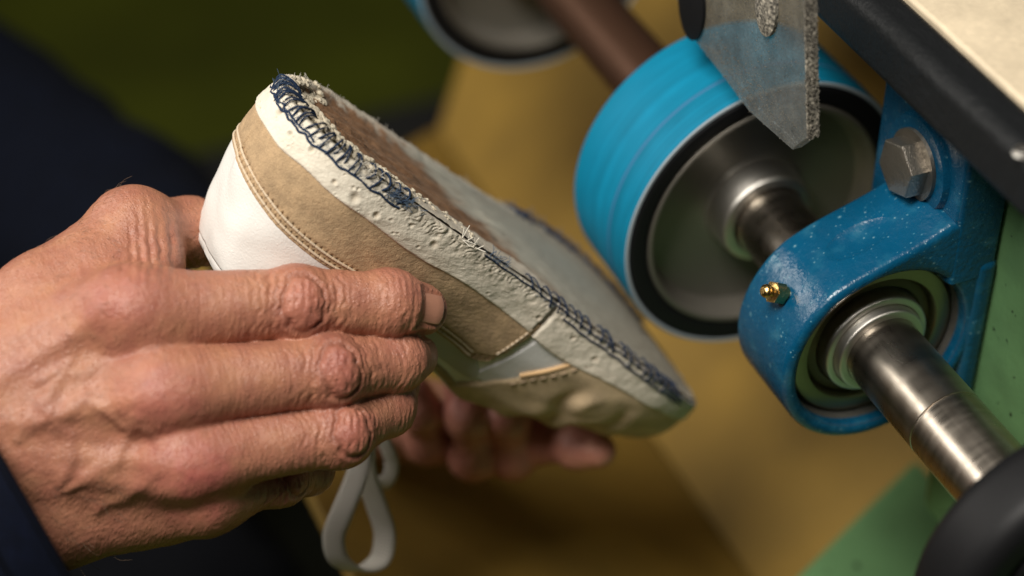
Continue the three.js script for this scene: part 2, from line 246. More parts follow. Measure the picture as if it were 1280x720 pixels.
// clear guard plate, dusty, hanging in front of the wheel
{
  const gx = -22, q = [[842, -12], [1006, -12], [1010, 173], [991, 187], [938, 140], [905, 96], [868, 48]].map(([a, b]) => sight(a, b, [1, 0, 0], gx)); 
  const gp = thing('guard_plate', 'clear plastic guard plate grey with dust hanging point down before the wheel', 'guard', machF, [gx, q[0][1], q[0][2]]);
  const s = new THREE.Shape(); q.forEach((p, i) => (i ? s.lineTo(p[2], p[1]) : s.moveTo(p[2], p[1]))); s.closePath();
  const g = new THREE.ExtrudeGeometry(s, { depth: 3, bevelEnabled: true, bevelSize: 0.3, bevelThickness: 0.3, bevelSegments: 1, bevelOffset: -0.3 });
  g.applyMatrix4(new THREE.Matrix4().set(0, 0, -1, gx + 3, 0, 1, 0, 0, 1, 0, 0, 0, 0, 0, 0, 1));
  mesh('plate', boxUV(g, 60), MM.shell, gp);
  const e0 = q[1], e1 = q[2], len = Math.hypot(e1[1] - e0[1], e1[2] - e0[2]);
  const eg = new RoundedBoxGeometry(4.2, len, 0.8, 2, 0.3); eg.rotateX(Math.atan2(e0[2] - e1[2], e0[1] - e1[1])); eg.translate(gx + 1.5, (e0[1] + e1[1]) / 2, (e0[2] + e1[2]) / 2 + 0.5); mesh('dusty_edge', boxUV(eg, 30), MM.dustEdge, gp);
  const bits = []; for (let i = 0; i < 420; i++) { const t = rnd(), b = new THREE.IcosahedronGeometry(rr(0.08, 0.3), 0); b.rotateX(rr(0, 6)); b.rotateY(rr(0, 6)); b.translate(gx + rr(-1.2, 3.6), lerp(e0[1], e1[1], t), lerp(e0[2], e1[2], t) + rr(0.7, 1.5)); bits.push(b); }
  const fm = q.reduce((a, p) => [0, 1, 2].map((k) => a[k] + p[k] / q.length), [0, 0, 0]); for (let i = 0; i < 900; i++) { const p = q[Math.floor(rnd() * 7)], p2 = q[Math.floor(rnd() * 7)], t = rnd(), f = Math.sqrt(rnd()), y = lerp(fm[1], lerp(p[1], p2[1], t), f), z = lerp(fm[2], lerp(p[2], p2[2], t), f), b = new THREE.IcosahedronGeometry(rr(0.06, 0.2), 0); b.translate(gx - 0.35, y, z); bits.push(b); }
  mesh('caked_dust', bits, MM.dustEdge, gp, { kind: 'stuff' });
  for (const [a, b, r] of [[868, 4, 8.5], [962, 10, 6]]) { const c = sight(a, b, [1, 0, 0], gx), k = lathe([[0, 2.4], [r * 0.6, 2.2], [r, 1.2], [r, 0], [0, -0.5]], 36); k.scale(1, 1.5, 1); k.rotateY(-Math.PI / 2); k.translate(gx - 0.3, c[1], c[2]); mesh('knob', boxUV(k, 30), a < 900 ? MM.rubber : MM.dustEdge, gp); }
}
// tool rest shelf with black edging
{
  const sh = thing('tool_shelf', 'cream topped shelf with thick black edging above the bearing', 'shelf', machF, [8, 100, 0]);
  const t = new RoundedBoxGeometry(15, 20, 420, 5, 5); t.translate(8, 96, -20); mesh('edge_trim', boxUV(t, 60), MM.trim, sh);
  const b = new RoundedBoxGeometry(260, 16, 420, 2, 1.5); b.translate(146, 97, -20); mesh('board', boxUV(b, 120), MM.cream, sh);
  const sp = sight(1278, 190, [0, 1, 0], 106), sc = lathe([[0, 1.6], [2.2, 1.2], [2.8, 0]], 24); sc.rotateX(-Math.PI / 2); sc.translate(sp[0], 105.6, sp[2]); mesh('screw', sc, MM.hub, sh);
}
// ---------------------------------------------------------------- the shoe: its own axes are x heel to toe, y out of the sole, z towards the near side
const SHOE = { o: [-64.7, 57.8, -604.3], X: [0.6287, -0.4135, -0.6586], N: [0.6779, 0.7064, 0.2035] };
SHOE.W = [SHOE.X[1] * SHOE.N[2] - SHOE.X[2] * SHOE.N[1], SHOE.X[2] * SHOE.N[0] - SHOE.X[0] * SHOE.N[2], SHOE.X[0] * SHOE.N[1] - SHOE.X[1] * SHOE.N[0]];
const shoeF = frame(SHOE.o, SHOE.X, SHOE.N, SHOE.W);
// rows: sole edge x, z, then the top line x, z, height, then how far the top leans out (k)
const LAST = [
  [0, 0, 15, 0, 56, 0], [5, 15, 17, 14, 56, 0], [20, 26, 29, 23, 53, 0], [52, 30, 52, 26, 46, 0], [92, 31, 90, 24, 44, 0.05], [126, 36, 118, 17, 50, 0.25],
  [152, 40, 142, 13, 45, 0.4], [173, 38, 160, 11, 37, 0.5], [187, 30, 173, 9, 32, 0.62], [194, 17, 179, 6, 29, 0.72], [196, -1, 181, -2, 28, 0.75],
  [193, -18, 179, -9, 29, 0.72], [187, -31, 173, -11, 32, 0.62], [170, -38, 160, -13, 37, 0.5], [142, -38, 142, -15, 45, 0.4], [104, -30, 116, -19, 52, 0.25], [62, -27, 88, -24, 46, 0.05], [24, -25, 32, -23, 53, 0], [6, -15, 17, -14, 56, 0],
];
function lastAt(u) {   // periodic Catmull-Rom
  const n = LAST.length, t = (((u % 1) + 1) % 1) * n, i = Math.floor(t), f = t - i, a = LAST[(i + n - 1) % n], b = LAST[i], c = LAST[(i + 1) % n], d = LAST[(i + 2) % n];
  return b.map((_, k) => 0.5 * (2 * b[k] + (c[k] - a[k]) * f + (2 * a[k] - 5 * b[k] + 4 * c[k] - d[k]) * f * f + (3 * b[k] - a[k] - 3 * c[k] + d[k]) * f * f * f));
}
const spring = (x) => 11 * Math.pow(clamp((x - 140) / 90, 0, 1.2), 2) + 1.5 * Math.pow(clamp((40 - x) / 40), 2);   // toe and heel lift
function shoeRaw(u, v) {   // y here is height above the sole
  const a = lastAt(u), e = 0.004, p = lastAt(u - e), q = lastAt(u + e);
  const tx = q[0] - p[0], tz = q[1] - p[1], l = Math.hypot(tx, tz) || 1, nx = -tz / l, nz = tx / l;   // outward across the sole edge
  const s = spring(a[0]), H = a[4], k = a[5], b1 = lerp(4.5, 4, k / 0.6), c1 = lerp(4.5, 2.5, k / 0.6);
  const P0 = [a[0], s, a[1]], P1 = [a[0] + nx * b1, s + H * 0.38, a[1] + nz * b1], P3 = [a[2], H + s * 0.6, a[3]];
  const P2 = [a[2] + (a[0] - a[2]) * k + nx * c1, lerp(H * 0.78, H * 0.98, k / 0.6) + s * 0.6, a[3] + (a[1] - a[3]) * k + nz * c1];
  return [bez(P0[0], P1[0], P2[0], P3[0], v), bez(P0[1], P1[1], P2[1], P3[1], v), bez(P0[2], P1[2], P2[2], P3[2], v)];
}
function shoeN(u, v) {
  const e = 0.003, a = shoeRaw(u - e, v), b = shoeRaw(u + e, v), c = shoeRaw(u, v - 0.01), d = shoeRaw(u, v + 0.01);
  const U = [b[0] - a[0], b[1] - a[1], b[2] - a[2]], V = [d[0] - c[0], d[1] - c[1], d[2] - c[2]];
  const n = [U[1] * V[2] - U[2] * V[1], U[2] * V[0] - U[0] * V[2], U[0] * V[1] - U[1] * V[0]], l = Math.hypot(...n) || 1;
  return n.map((x) => x / l);
}
function shoeP(u, v, off = 0) {   // a point of the upper: u round the sole edge (0 heel, towards the near side), v 0 sole edge .. 1 top line
  const p = shoeRaw(u, v); if (!off) return [p[0], -p[1], p[2]];
  const n = shoeN(u, v); return [p[0] + n[0] * off, -(p[1] + n[1] * off), p[2] + n[2] * off];
}
const K = 19;   // rows of LAST: u = row / K
const leatherBump = tex(512, 512, (u, v) => 0.5 + 0.35 * tile(u, v, 60, 3, 3) + 0.15 * tile(u, v, 12, 9, 3));
const fineBump = tex(512, 512, (u, v) => 0.5 + 0.5 * tile(u, v, 110, 5, 3));
const suedeMap = tex(512, 512, (u, v) => { const n = tile(u, v, 9, 21, 4), f = tile(u, v, 90, 33, 2), k = 1 + 0.17 * n + 0.16 * f; return [0.675 * k, 0.57 * k, 0.44 * k]; }, { srgb: true });
const toeMap = tex(512, 512, (u, v) => { const n = tile(u, v, 6, 25, 4), f = tile(u, v, 80, 36, 2), k = 1 + 0.16 * n + 0.12 * f; return [0.775 * k, 0.68 * k, 0.545 * k]; }, { srgb: true });
const MS = {
  toe: phys({ map: toeMap, roughness: 0.9, bumpMap: fineBump, bumpScale: 0.0003, sheen: 0.4, sheenRoughness: 0.6, sheenColor: rgb(0.5, 0.42, 0.32) }),
  white: phys({ color: rgb(0.74, 0.725, 0.69), roughness: 0.48, bumpMap: leatherBump, bumpScale: 0.00022, sheen: 0 }),
  patch: phys({ color: rgb(0.63, 0.62, 0.60), roughness: 0.55, bumpMap: leatherBump, bumpScale: 0.0002 }),
  grey: phys({ color: rgb(0.47, 0.455, 0.42), roughness: 0.6, bumpMap: leatherBump, bumpScale: 0.0002 }),
  suede: phys({ map: suedeMap, roughness: 0.95, bumpMap: fineBump, bumpScale: 0.0003, sheen: 0.5, sheenRoughness: 0.6, sheenColor: rgb(0.5, 0.4, 0.28) }),
  strip: phys({ vertexColors: true, roughness: 0.7, bumpMap: fineBump, bumpScale: 0.00025 }),
  board: phys({ vertexColors: true, roughness: 0.9, bumpMap: fineBump, bumpScale: 0.0004, sheen: 0.4, sheenRoughness: 0.7, sheenColor: rgb(0.35, 0.27, 0.2) }),
  thread: phys({ color: rgb(0.018, 0.032, 0.066), roughness: 0.95, specularIntensity: 0.3 }),
  fuzz: phys({ color: rgb(0.07, 0.11, 0.17), roughness: 0.95 }),
  fibre: phys({ color: rgb(0.75, 0.70, 0.6), roughness: 0.9 }),
  tanthread: phys({ color: rgb(0.60, 0.48, 0.34), roughness: 0.85 }),
  darkthread: phys({ color: rgb(0.30, 0.22, 0.14), roughness: 0.9 }),
  piping: phys({ color: rgb(0.62, 0.40, 0.20), roughness: 0.7 }),
  lace: phys({ color: rgb(0.78, 0.73, 0.65), roughness: 0.95, bumpMap: tex(128, 128, (u, v) => 0.5 + 0.25 * Math.sin(u * 6.283 * 16 + Math.sin(v * 6.283 * 16)) + 0.25 * Math.sin(v * 6.283 * 32)), bumpScale: 0.0004 }),
  lining: std({ color: rgb(0.30, 0.27, 0.23), roughness: 0.95 }),
};
const shoe = thing('sneaker', 'worn white and tan sneaker with its sole torn off, held in both hands', 'shoe', shoeF, [90, -20, 0]);
// arc length (mm) round the sole edge, for textures of true size
const ARC = [0]; for (let i = 1; i <= 400; i++) { const a = shoeRaw((i - 1) / 400, 0.2), b = shoeRaw(i / 400, 0.2); ARC.push(ARC[i - 1] + Math.hypot(b[0] - a[0], b[1] - a[1], b[2] - a[2])); }
const arcAt = (u) => { const w = Math.floor(u), t = (u - w) * 400, i = Math.min(399, Math.floor(t)); return w * ARC[400] + lerp(ARC[i], ARC[i + 1], t - i); };
const wallMm = 58;   // rough height of the wall from v = 0 to 1
const creaseFn = (u, v) => {   // flex creases of the toe leather
  const r = ((u % 1) + 1) % 1 * K, w = sstep(4.9, 5.6, r) * (1 - sstep(8.2, 9.5, r)) * sstep(0.2, 0.38, v);
  return w * 1.5 * Math.sin(r * 7.2 - v * 9 + 1.6 * N3(r * 1.1, v * 3, 4)) * (0.6 + 0.5 * N3(r, v * 2, 9)) + 0.5 * N3(r * 0.9, v * 4, 1.7) * sstep(0, 0.2, v);
};
function patch(u0, u1, lo, hi, off, thick, nu, nv, { edge = 1.2, disp, endL = 1, endR = 1, shape } = {}) {
  const len = Math.abs(arcAt(u1) - arcAt(u0));
  return gridSurf(nu, nv, (a, b) => {
    // crowd the grid near the borders so that the rolled edge is sharp
    let u = lerp(u0, u1, a); const l = lo(u, a), h = hi(u, a), v = lerp(l, h, b); if (shape) u += shape(b, a);
    const dv = Math.min(b, 1 - b) * (h - l) * wallMm, du = Math.min(endL ? a * len : 99, endR ? (1 - a) * len : 99);
    const d = Math.min(dv, du), k = Math.sqrt(clamp(1 - (1 - clamp(d / edge)) ** 2));
    return shoeP(u, v, off + creaseFn(u, v) - 0.4 * (1 - k) + thick * k + (disp ? disp(u, v, a, b, d) : 0));
  }, { uvf: (a, b) => [arcAt(lerp(u0, u1, a)) / 60, lerp(lo(lerp(u0, u1, a), a), hi(lerp(u0, u1, a), a), b) * wallMm / 60] });
}
const C = (k) => () => k;
// the upper's wall all round
mesh('upper', gridSurf(220, 46, (a, b) => shoeP(a, b, creaseFn(a, b)), { wrapU: true, uvf: (a, b) => [arcAt(a) / 60, b * wallMm / 60] }), MS.white, shoe);
// padded collar along the top line of the rear
{ const pts = []; for (let r = -4.2; r <= 4.2; r += 0.3) pts.push(shoeP(r / K, 0.97, -3.0)); mesh('collar', tube(pts, 3.4, 90, 12), MS.white, shoe); }
// tongue under the lacing
mesh('tongue', gridSurf(30, 12, (a, b) => { const r = lerp(4.6, 10, a), p = shoeP(r / K, 0.98, -1), q = shoeP((20 - r) / K % 1, 0.98, -1); const s = Math.sin(b * Math.PI); return [lerp(p[0], q[0], b), lerp(p[1], q[1], b) - 3 * s + 1.5, lerp(p[2], q[2], b)]; }), MS.grey, shoe);
// tan suede band round the heel; stitched along its lower edge, with a rounded front end
const bandLo = (u) => 0.155, R1 = 4.42;
const bandHi = (u) => { const r = u * K; const base = r < 0 ? 0.40 : lerp(0.40, 0.655, clamp(r / 4.2)); return base; };
function bandShape(r) { const e = R1 - r; return e < 0.33 ? 0.055 * (1 - Math.sqrt(clamp(1 - (1 - e / 0.33) ** 2))) * 3.2 : 0; }
mesh('suede_band', patch(-6 / K, R1 / K, bandLo, (u) => bandHi(u) - bandShape(u * K), 0, 1.3, 760, 70, { edge: 1.0, disp: (u, v) => { const h = (bandHi(u) - bandShape(u * K) - v) * wallMm, s = arcAt(u); let d = 0.12 * fbm(s * 0.5, v * 30, 3, 3); if (h < 6) for (const o of [1.9, 4.1]) d -= 0.75 * gauss(h - o, 0.55) * sstep(0.25, 0.9, Math.cos(s * 6.28318 / 2.15 + o)); return d - 0.35 * gauss(h - 1.9, 0.8) - 0.3 * gauss(h - 4.1, 0.8); } }), MS.suede, shoe);
// heel counter below the band
mesh('heel_counter', patch(-3.2 / K, 2.9 / K, (u) => bandHi(u) - 0.03, C(0.95), 0, 0.8, 120, 40, { edge: 1.4 }), MS.white, shoe);
// side panels in front
mesh('side_panel', patch(3.0 / K, 4.62 / K, (u) => Math.max(0.50, bandHi(Math.min(u, 4.2 / K)) - 0.06), (u, a) => 0.86 - 0.05 * a, 0, 0.5, 60, 30, { edge: 1.6, shape: (b, a) => -0.02 * Math.pow(2 * b - 1, 2) * a }), MS.grey, shoe);
mesh('eyelet_trim', patch(2.4 / K, 4.75 / K, (u, a) => 0.885 - 0.03 * a, C(0.95), 0.2, 0.7, 60, 8, { edge: 0.9 }), MS.suede, shoe);
mesh('vamp_patch', patch(4.5 / K, 5.25 / K, (u, a) => 0.16, (u, a) => lerp(0.72, 0.30, a * a), 0, 0.45, 60, 40, { edge: 0.8 }), MS.patch, shoe);
// tan toe cap with a raised piped edge
const toeLo = (u) => 0.13, toeL = (b) => 5.12 - 0.62 * Math.pow(clamp((b - 0.02) / 0.98), 0.75);
mesh('toe_cap', patch(5.12 / K, 13.2 / K, toeLo, C(0.97), 0.2, 0.9, 220, 44, { edge: 1.0, shape: (b, a) => (toeL(b) - 5.12) / K * (1 - a) ** 3 }), MS.toe, shoe);
{ const pts = []; for (let b = 0.04; b <= 0.42; b += 0.03) pts.push(shoeP((toeL(b) - 0.01) / K, lerp(0.13, 0.97, b), 0.75 + creaseFn(toeL(b) / K, lerp(0.13, 0.97, b)))); mesh('piping', tube(pts, 0.8, 50, 7), MS.piping, shoe); }

// what is left of the rubber edge: a pitted, cracked strip in two lengths
const pits = []; for (let i = 0; i < 90; i++) pits.push([rr(-5, 9), rr(0.03, 0.19), rr(0.25, 0.6), rr(0.2, 0.5)]);
[[0.28, 0.07, 1.5, 1.1], [0.75, 0.10, 1.0, 0.8], [1.2, 0.085, 1.1, 0.8], [1.75, 0.13, 1.0, 0.8], [2.05, 0.135, 1.9, 0.8], [2.35, 0.15, 1.3, 1.0], [2.7, 0.1, 0.9, 0.7], [3.0, 0.12, 1.6, 0.7], [3.6, 0.07, 0.9, 0.7], [4.3, 0.13, 1.2, 0.9], [4.75, 0.1, 1.1, 0.9], [5.15, 0.12, 1.4, 0.9]].forEach((p) => pits.push([p[0], p[1], p[2] * 0.7, p[3] * 0.85]));
function stripDisp(u, v, a, b) {
  const s = arcAt(u), h = v * wallMm, r = u * K; let d = 0.30 * fbm(s * 0.12, h * 0.2, 1, 3) + 0.10 * fbm(s * 0.7, h * 0.9, 5, 3);
  const crackZone = sstep(1.9, 2.6, r) * (1 - sstep(4.6, 5.2, r)) + 0.3, top = 1 - sstep(0.02, 0.14, v);
  const wv = s + 1.6 * N3(s * 0.12, h * 0.25, 7) + h * 0.25, ridge = 1 - Math.abs(N3(wv * 0.5, h * 0.07, 11)) * 2.4;
  d -= 0.45 * crackZone * top * Math.max(0, ridge) ** 2;
  d += 0.22 * crackZone * top * Math.max(0, N3(s * 0.45, h * 0.3, 19));
  for (const [pr, pv, rad, dep] of pits) { const ds = s - arcAt(pr / K), dh = h - pv * wallMm, q = (ds * ds + dh * dh) / (rad * rad); if (q < 9) d -= dep * Math.exp(-q * 1.4) - 0.12 * Math.exp(-((Math.sqrt(q) - 1.5) ** 2) * 4); }
  return d;
}
function stripPart(r0, r1, lo, hi, thick, nu, nv) {
  const g = patch(r0 / K, r1 / K, lo, hi, 0, thick, nu, nv, { edge: 0.9, disp: stripDisp });
  const col = new Float32Array(g.attributes.position.count * 3); let i = 0;
  for (let j = 0; j <= nv; j++) for (let k = 0; k <= nu; k++) {
    const u = lerp(r0, r1, k / nu) / K, v = lerp(lo(u), hi(u), j / nv), s = arcAt(u), h = v * wallMm, r = u * K;
    let dirt = 0.10 + 0.25 * clamp(fbm(s * 0.05, h * 0.1, 40, 3) + 0.1) + 0.1 * clamp(fbm(s * 0.5, h * 0.5, 44, 3)); dirt += 0.12 * sstep(1.8, 3.4, r);
    for (const [pr, pv, rad, dep] of pits) { const ds = s - arcAt(pr / K), dh = h - pv * wallMm, q = (ds * ds + dh * dh) / (rad * rad); if (q < 5) dirt += 0.7 * dep * Math.exp(-q * 1.1); }
    dirt += 0.25 * Math.max(0, 1 - Math.abs(N3((s + 1.6 * N3(s * 0.12, h * 0.25, 7) + h * 0.25) * 0.55, h * 0.06, 11)) * 2.6) * (1 - sstep(0.02, 0.14, v)) * sstep(1.9, 2.6, r);
    dirt = clamp(dirt); col[i++] = lerp(0.76, 0.40, dirt); col[i++] = lerp(0.70, 0.32, dirt); col[i++] = lerp(0.585, 0.225, dirt);
  }
  g.setAttribute('color', new THREE.BufferAttribute(col, 3)); return g;
}
const stripHi = (u) => { const r = u * K; return 0.175 + 0.012 * N3(r * 0.8, 3, 3) + 0.055 * sstep(1.2, 3.2, r) - 0.06 * sstep(4.4, 6, r); };
mesh('rubber_edge', stripPart(-6.5, 4.36, C(-0.005), stripHi, 2.0, 900, 44), MS.strip, shoe);
mesh('rubber_edge', stripPart(4.40, 12.6, C(-0.005), (u) => stripHi(u) + 0.01, 1.7, 640, 36), MS.strip, shoe, { label: 'thinner rubber edge round the toe' });

// the bared bottom: a rim, then a shallow recess; brown at the heel, pale from the waist on
{
  const nu = 420, nr = 60, cx = (u) => { const p = shoeRaw(u, 0); return [clamp(p[0], 22, 176), 0]; };
  const f = (a, b) => {
    const p = shoeRaw(a, 0), c = cx(a), x = lerp(p[0], c[0], b), z = lerp(p[2], c[1], b), edge = Math.hypot(p[0] - c[0], p[2] - c[1]) * b;
    const near = sstep(4, -6, x) + sstep(-6, 6, z) * sstep(112, 96, x), wide = lerp(2.5, 9.5, clamp(near));   // the foam rim is broad round the near side of the heel
    let y = -spring(x) + 0.9 - 2.6 * sstep(wide, wide + 3, edge + 1.2 * fbm(x * 0.3, z * 0.3, 31, 2)) * (1 - sstep(80, 110, x - z * 0.8)) + 1.4 * sstep(80, 115, x) * sstep(0, 26, edge) + 0.35 * fbm(x * 0.25, z * 0.25, 2, 4) + 0.55 * (1 - sstep(wide, wide + 2, edge)) * fbm(x * 0.5, z * 0.5, 8, 3);
    y += (1.3 * Math.max(0, N3(x * 0.03, z * 0.22, 6)) + 0.7 * fbm(x * 0.12, z * 0.5, 17, 3)) * sstep(wide + 2, wide + 5, edge) * (1 - sstep(85, 110, x));   // torn layers running lengthwise
    return [x, y, z];
  };
  const g = gridSurf(nu, nr, f, { wrapU: true, uvf: (a, b, p) => [p[0] / 60, p[2] / 60], flip: true });
  const P = g.attributes.position, col = new Float32Array(P.count * 3);
  for (let i = 0; i < P.count; i++) {
    const x = P.getX(i), z = P.getZ(i), row = Math.floor(i / (nu + 1)) / nr;
    const pale = sstep(76, 98, x - z * 0.9 + 12 * fbm(x * 0.08, z * 0.08, 3, 3)), n = fbm(x * 0.15, z * 0.4, 12, 4), f2 = fbm(x * 0.8, z * 0.8, 14, 3);
    const br = [0.20 + 0.15 * n + 0.06 * f2, 0.105 + 0.085 * n + 0.04 * f2, 0.052 + 0.045 * n + 0.025 * f2], pl = [0.33 + 0.06 * n + 0.04 * f2, 0.315 + 0.06 * n + 0.04 * f2, 0.26 + 0.05 * n + 0.035 * f2];
    const p0 = shoeRaw((i % (nu + 1)) / nu, 0), ed = Math.hypot(p0[0] - x, p0[2] - z), nr_ = clamp(sstep(4, -6, x) + sstep(-6, 6, z) * sstep(112, 96, x)), wd = lerp(2.5, 9.5, nr_), rim = (1 - sstep(wd, wd + 2.2, ed + 2.5 * n + 1.2 * f2)) * lerp(0.9, 0.6, pale);
    for (let k = 0; k < 3; k++) col[3 * i + k] = clamp(lerp(lerp(br[k], pl[k], pale), [0.62, 0.56, 0.46][k] * (1 + 0.2 * n + 0.15 * f2), rim), 0.02, 1);
  }
  g.setAttribute('color', new THREE.BufferAttribute(col, 3));
  mesh('bared_bottom', g, MS.board, shoe);
  // crumbs of dried foam and glue along the rim
  const bits = [];
  for (let i = 0; i < 420; i++) {
    const r = rr(-2, 3.4), u = r / K, p = f(((u % 1) + 1) % 1, rnd() < 0.6 ? rr(0.2, 0.42) : rr(0.02, 0.3)), s = rr(0.35, 1.2) * (r > 2.6 ? 0.6 : 1), q = new THREE.IcosahedronGeometry(s, 1);
    const A = q.attributes.position; for (let k = 0; k < A.count; k++) { const x = A.getX(k), y = A.getY(k), z = A.getZ(k), m = 1 + 0.35 * N3(x * 1.3 + i, y * 1.3, z * 1.3); A.setXYZ(k, x * m * 1.3, y * m * 0.7, z * m); }
    q.computeVertexNormals(); q.rotateY(rr(0, 6)); q.translate(p[0], p[1] + s * 0.15, p[2]); bits.push(q);
  }
  mesh('glue_crumbs', bits, phys({ color: rgb(0.58, 0.51, 0.39), roughness: 0.95 }), shoe, { kind: 'stuff' });
}

// navy thread whipped over the edge, frayed where it is torn
function loopAt(r, tall, inn, lean, thick) {   // one stitch: out of the strip's face, over the edge, into the bottom
  const q = (rr_, v, off, dy = 0) => { const p = shoeP(rr_ / K, v, off); return [p[0], p[1] + dy, p[2]]; };
  const p0 = q(r, tall, 1.6), p1 = q(r + lean * 0.3, tall * 0.5, 2.5), p2 = q(r + lean * 0.6, 0.002, 2.3, 0.6);
  const e = q(r + lean, 0, 0), c = [clamp(e[0], 22, 176), 0, 0], l = Math.hypot(e[0] - c[0], e[2]) || 1, k = inn / l;
  const p3 = [lerp(e[0], c[0], k * 0.5), e[1] + 1.9, lerp(e[2], 0, k * 0.5)], p4 = [lerp(e[0], c[0], k), e[1] + 0.2, lerp(e[2], 0, k)];
  return tube([p0, p1, p2, p3, p4].map((p) => p.map((x) => x + rr(-0.18, 0.18))), thick, 14, 5);
}
{
  const heel = [], front = [], run = [], runF = [], fuzz = [];
  for (let r = -0.7; r < 2.5;) { heel.push(loopAt(r, rr(0.03, 0.07), rr(5, 7.5), rr(-0.05, 0.14), rr(0.26, 0.4))); r += r < 0.9 ? rr(0.08, 0.14) : rr(0.08, 0.15); }
  for (let r = 4.05; r < 6.7;) { front.push(loopAt(r, rr(0.02, 0.06), rr(1.5, 4), rr(-0.16, -0.04), rr(0.2, 0.34))); r += rr(0.08, 0.17); }
  const bead = (r0, r1, v, off, rad) => { const p = []; for (let r = r0; r <= r1; r += 0.05) { const s = shoeP(r / K, v + 0.008 * N3(r * 4, 2, v * 50), off); p.push([s[0], s[1] + 0.15 * N3(r * 7, 1, 1), s[2]]); } return tube(p, rad, p.length * 3, 5); };
  run.push(bead(-0.7, 2.5, 0.058, 1.9, 0.42), bead(-0.2, 1.2, 0.045, 2.1, 0.36));
  runF.push(bead(3.45, 6.9, 0.012, 2.2, 0.3), bead(4.5, 6.9, 0.05, 2.0, 0.36));
  mesh('navy_stitching', [...heel, ...run], MS.thread, shoe, { kind: 'stuff' });
  mesh('navy_stitching', [...front, ...runF], MS.thread, shoe, { kind: 'stuff' });
  const tuft = (r, v, n, len, list, rad = 0.09, up = 0.5) => { for (let i = 0; i < n; i++) { const p = shoeP((r + rr(-0.12, 0.12)) / K, v + rr(-0.02, 0.02), 1.5 + rr(0, 0.8)); const d = [rr(-1, 1), rr(-0.4, 1) + up, rr(-0.8, 1)], l = len * rr(0.4, 1) / Math.hypot(...d), b = [rr(-1, 1), rr(-1, 1), rr(-1, 1)]; list.push(tube([p, p.map((x, k) => x + d[k] * l * 0.5 + b[k] * len * 0.15), p.map((x, k) => x + d[k] * l + b[k] * len * 0.35)], rad, 6, 3)); } };
  tuft(-0.3, 0.02, 50, 3.2, fuzz); tuft(0, 0.03, 24, 2.4, fuzz); tuft(2.42, 0.03, 80, 3.8, fuzz); tuft(2.6, 0.02, 40, 2.6, fuzz); tuft(3.6, 0.0, 36, 3.4, fuzz);
  for (let r = 0; r < 2.5; r += 0.09) tuft(r, 0.045, 9, 1.9, fuzz, 0.06);
  for (let r = 4; r < 7.4; r += 0.1) tuft(r, 0.02, 2, 1.6, fuzz);
  for (let r = 11.2; r < 14.6; r += 0.05) tuft(r, 0.0, 4, 3.0, fuzz, 0.16);
  mesh('frayed_thread', fuzz, MS.fuzz, shoe, { kind: 'stuff' });
  const dark = []; for (let r = 11.2; r < 14.6; r += 0.09) dark.push(loopAt(r, rr(0.05, 0.09), rr(2, 4), rr(-0.1, 0.1), 0.55)); mesh('navy_stitching', dark, MS.thread, shoe, { kind: 'stuff' });
  const pale = []; tuft(3.25, 0.01, 16, 4.2, pale, 0.16, 0.2); tuft(1.9, 0.0, 14, 2.4, pale, 0.1); tuft(2.1, 0.0, 18, 2.2, pale, 0.1); tuft(0.3, 0.02, 20, 1.8, pale, 0.1);
  for (let i = 0; i < 160; i++) { const r = rr(11.5, 19), p = shoeP(r / K, 0, 0), d = [rr(-1, 1), rr(0.2, 1), rr(-1, 0.2)], l = rr(0.8, 2.4); pale.push(tube([p, p.map((x, k) => x + d[k] * l * 0.6), p.map((x, k) => x + d[k] * l + rr(-0.4, 0.4))], 0.06, 4, 3)); }
  mesh('loose_fibres', pale, MS.fibre, shoe, { kind: 'stuff' });
}
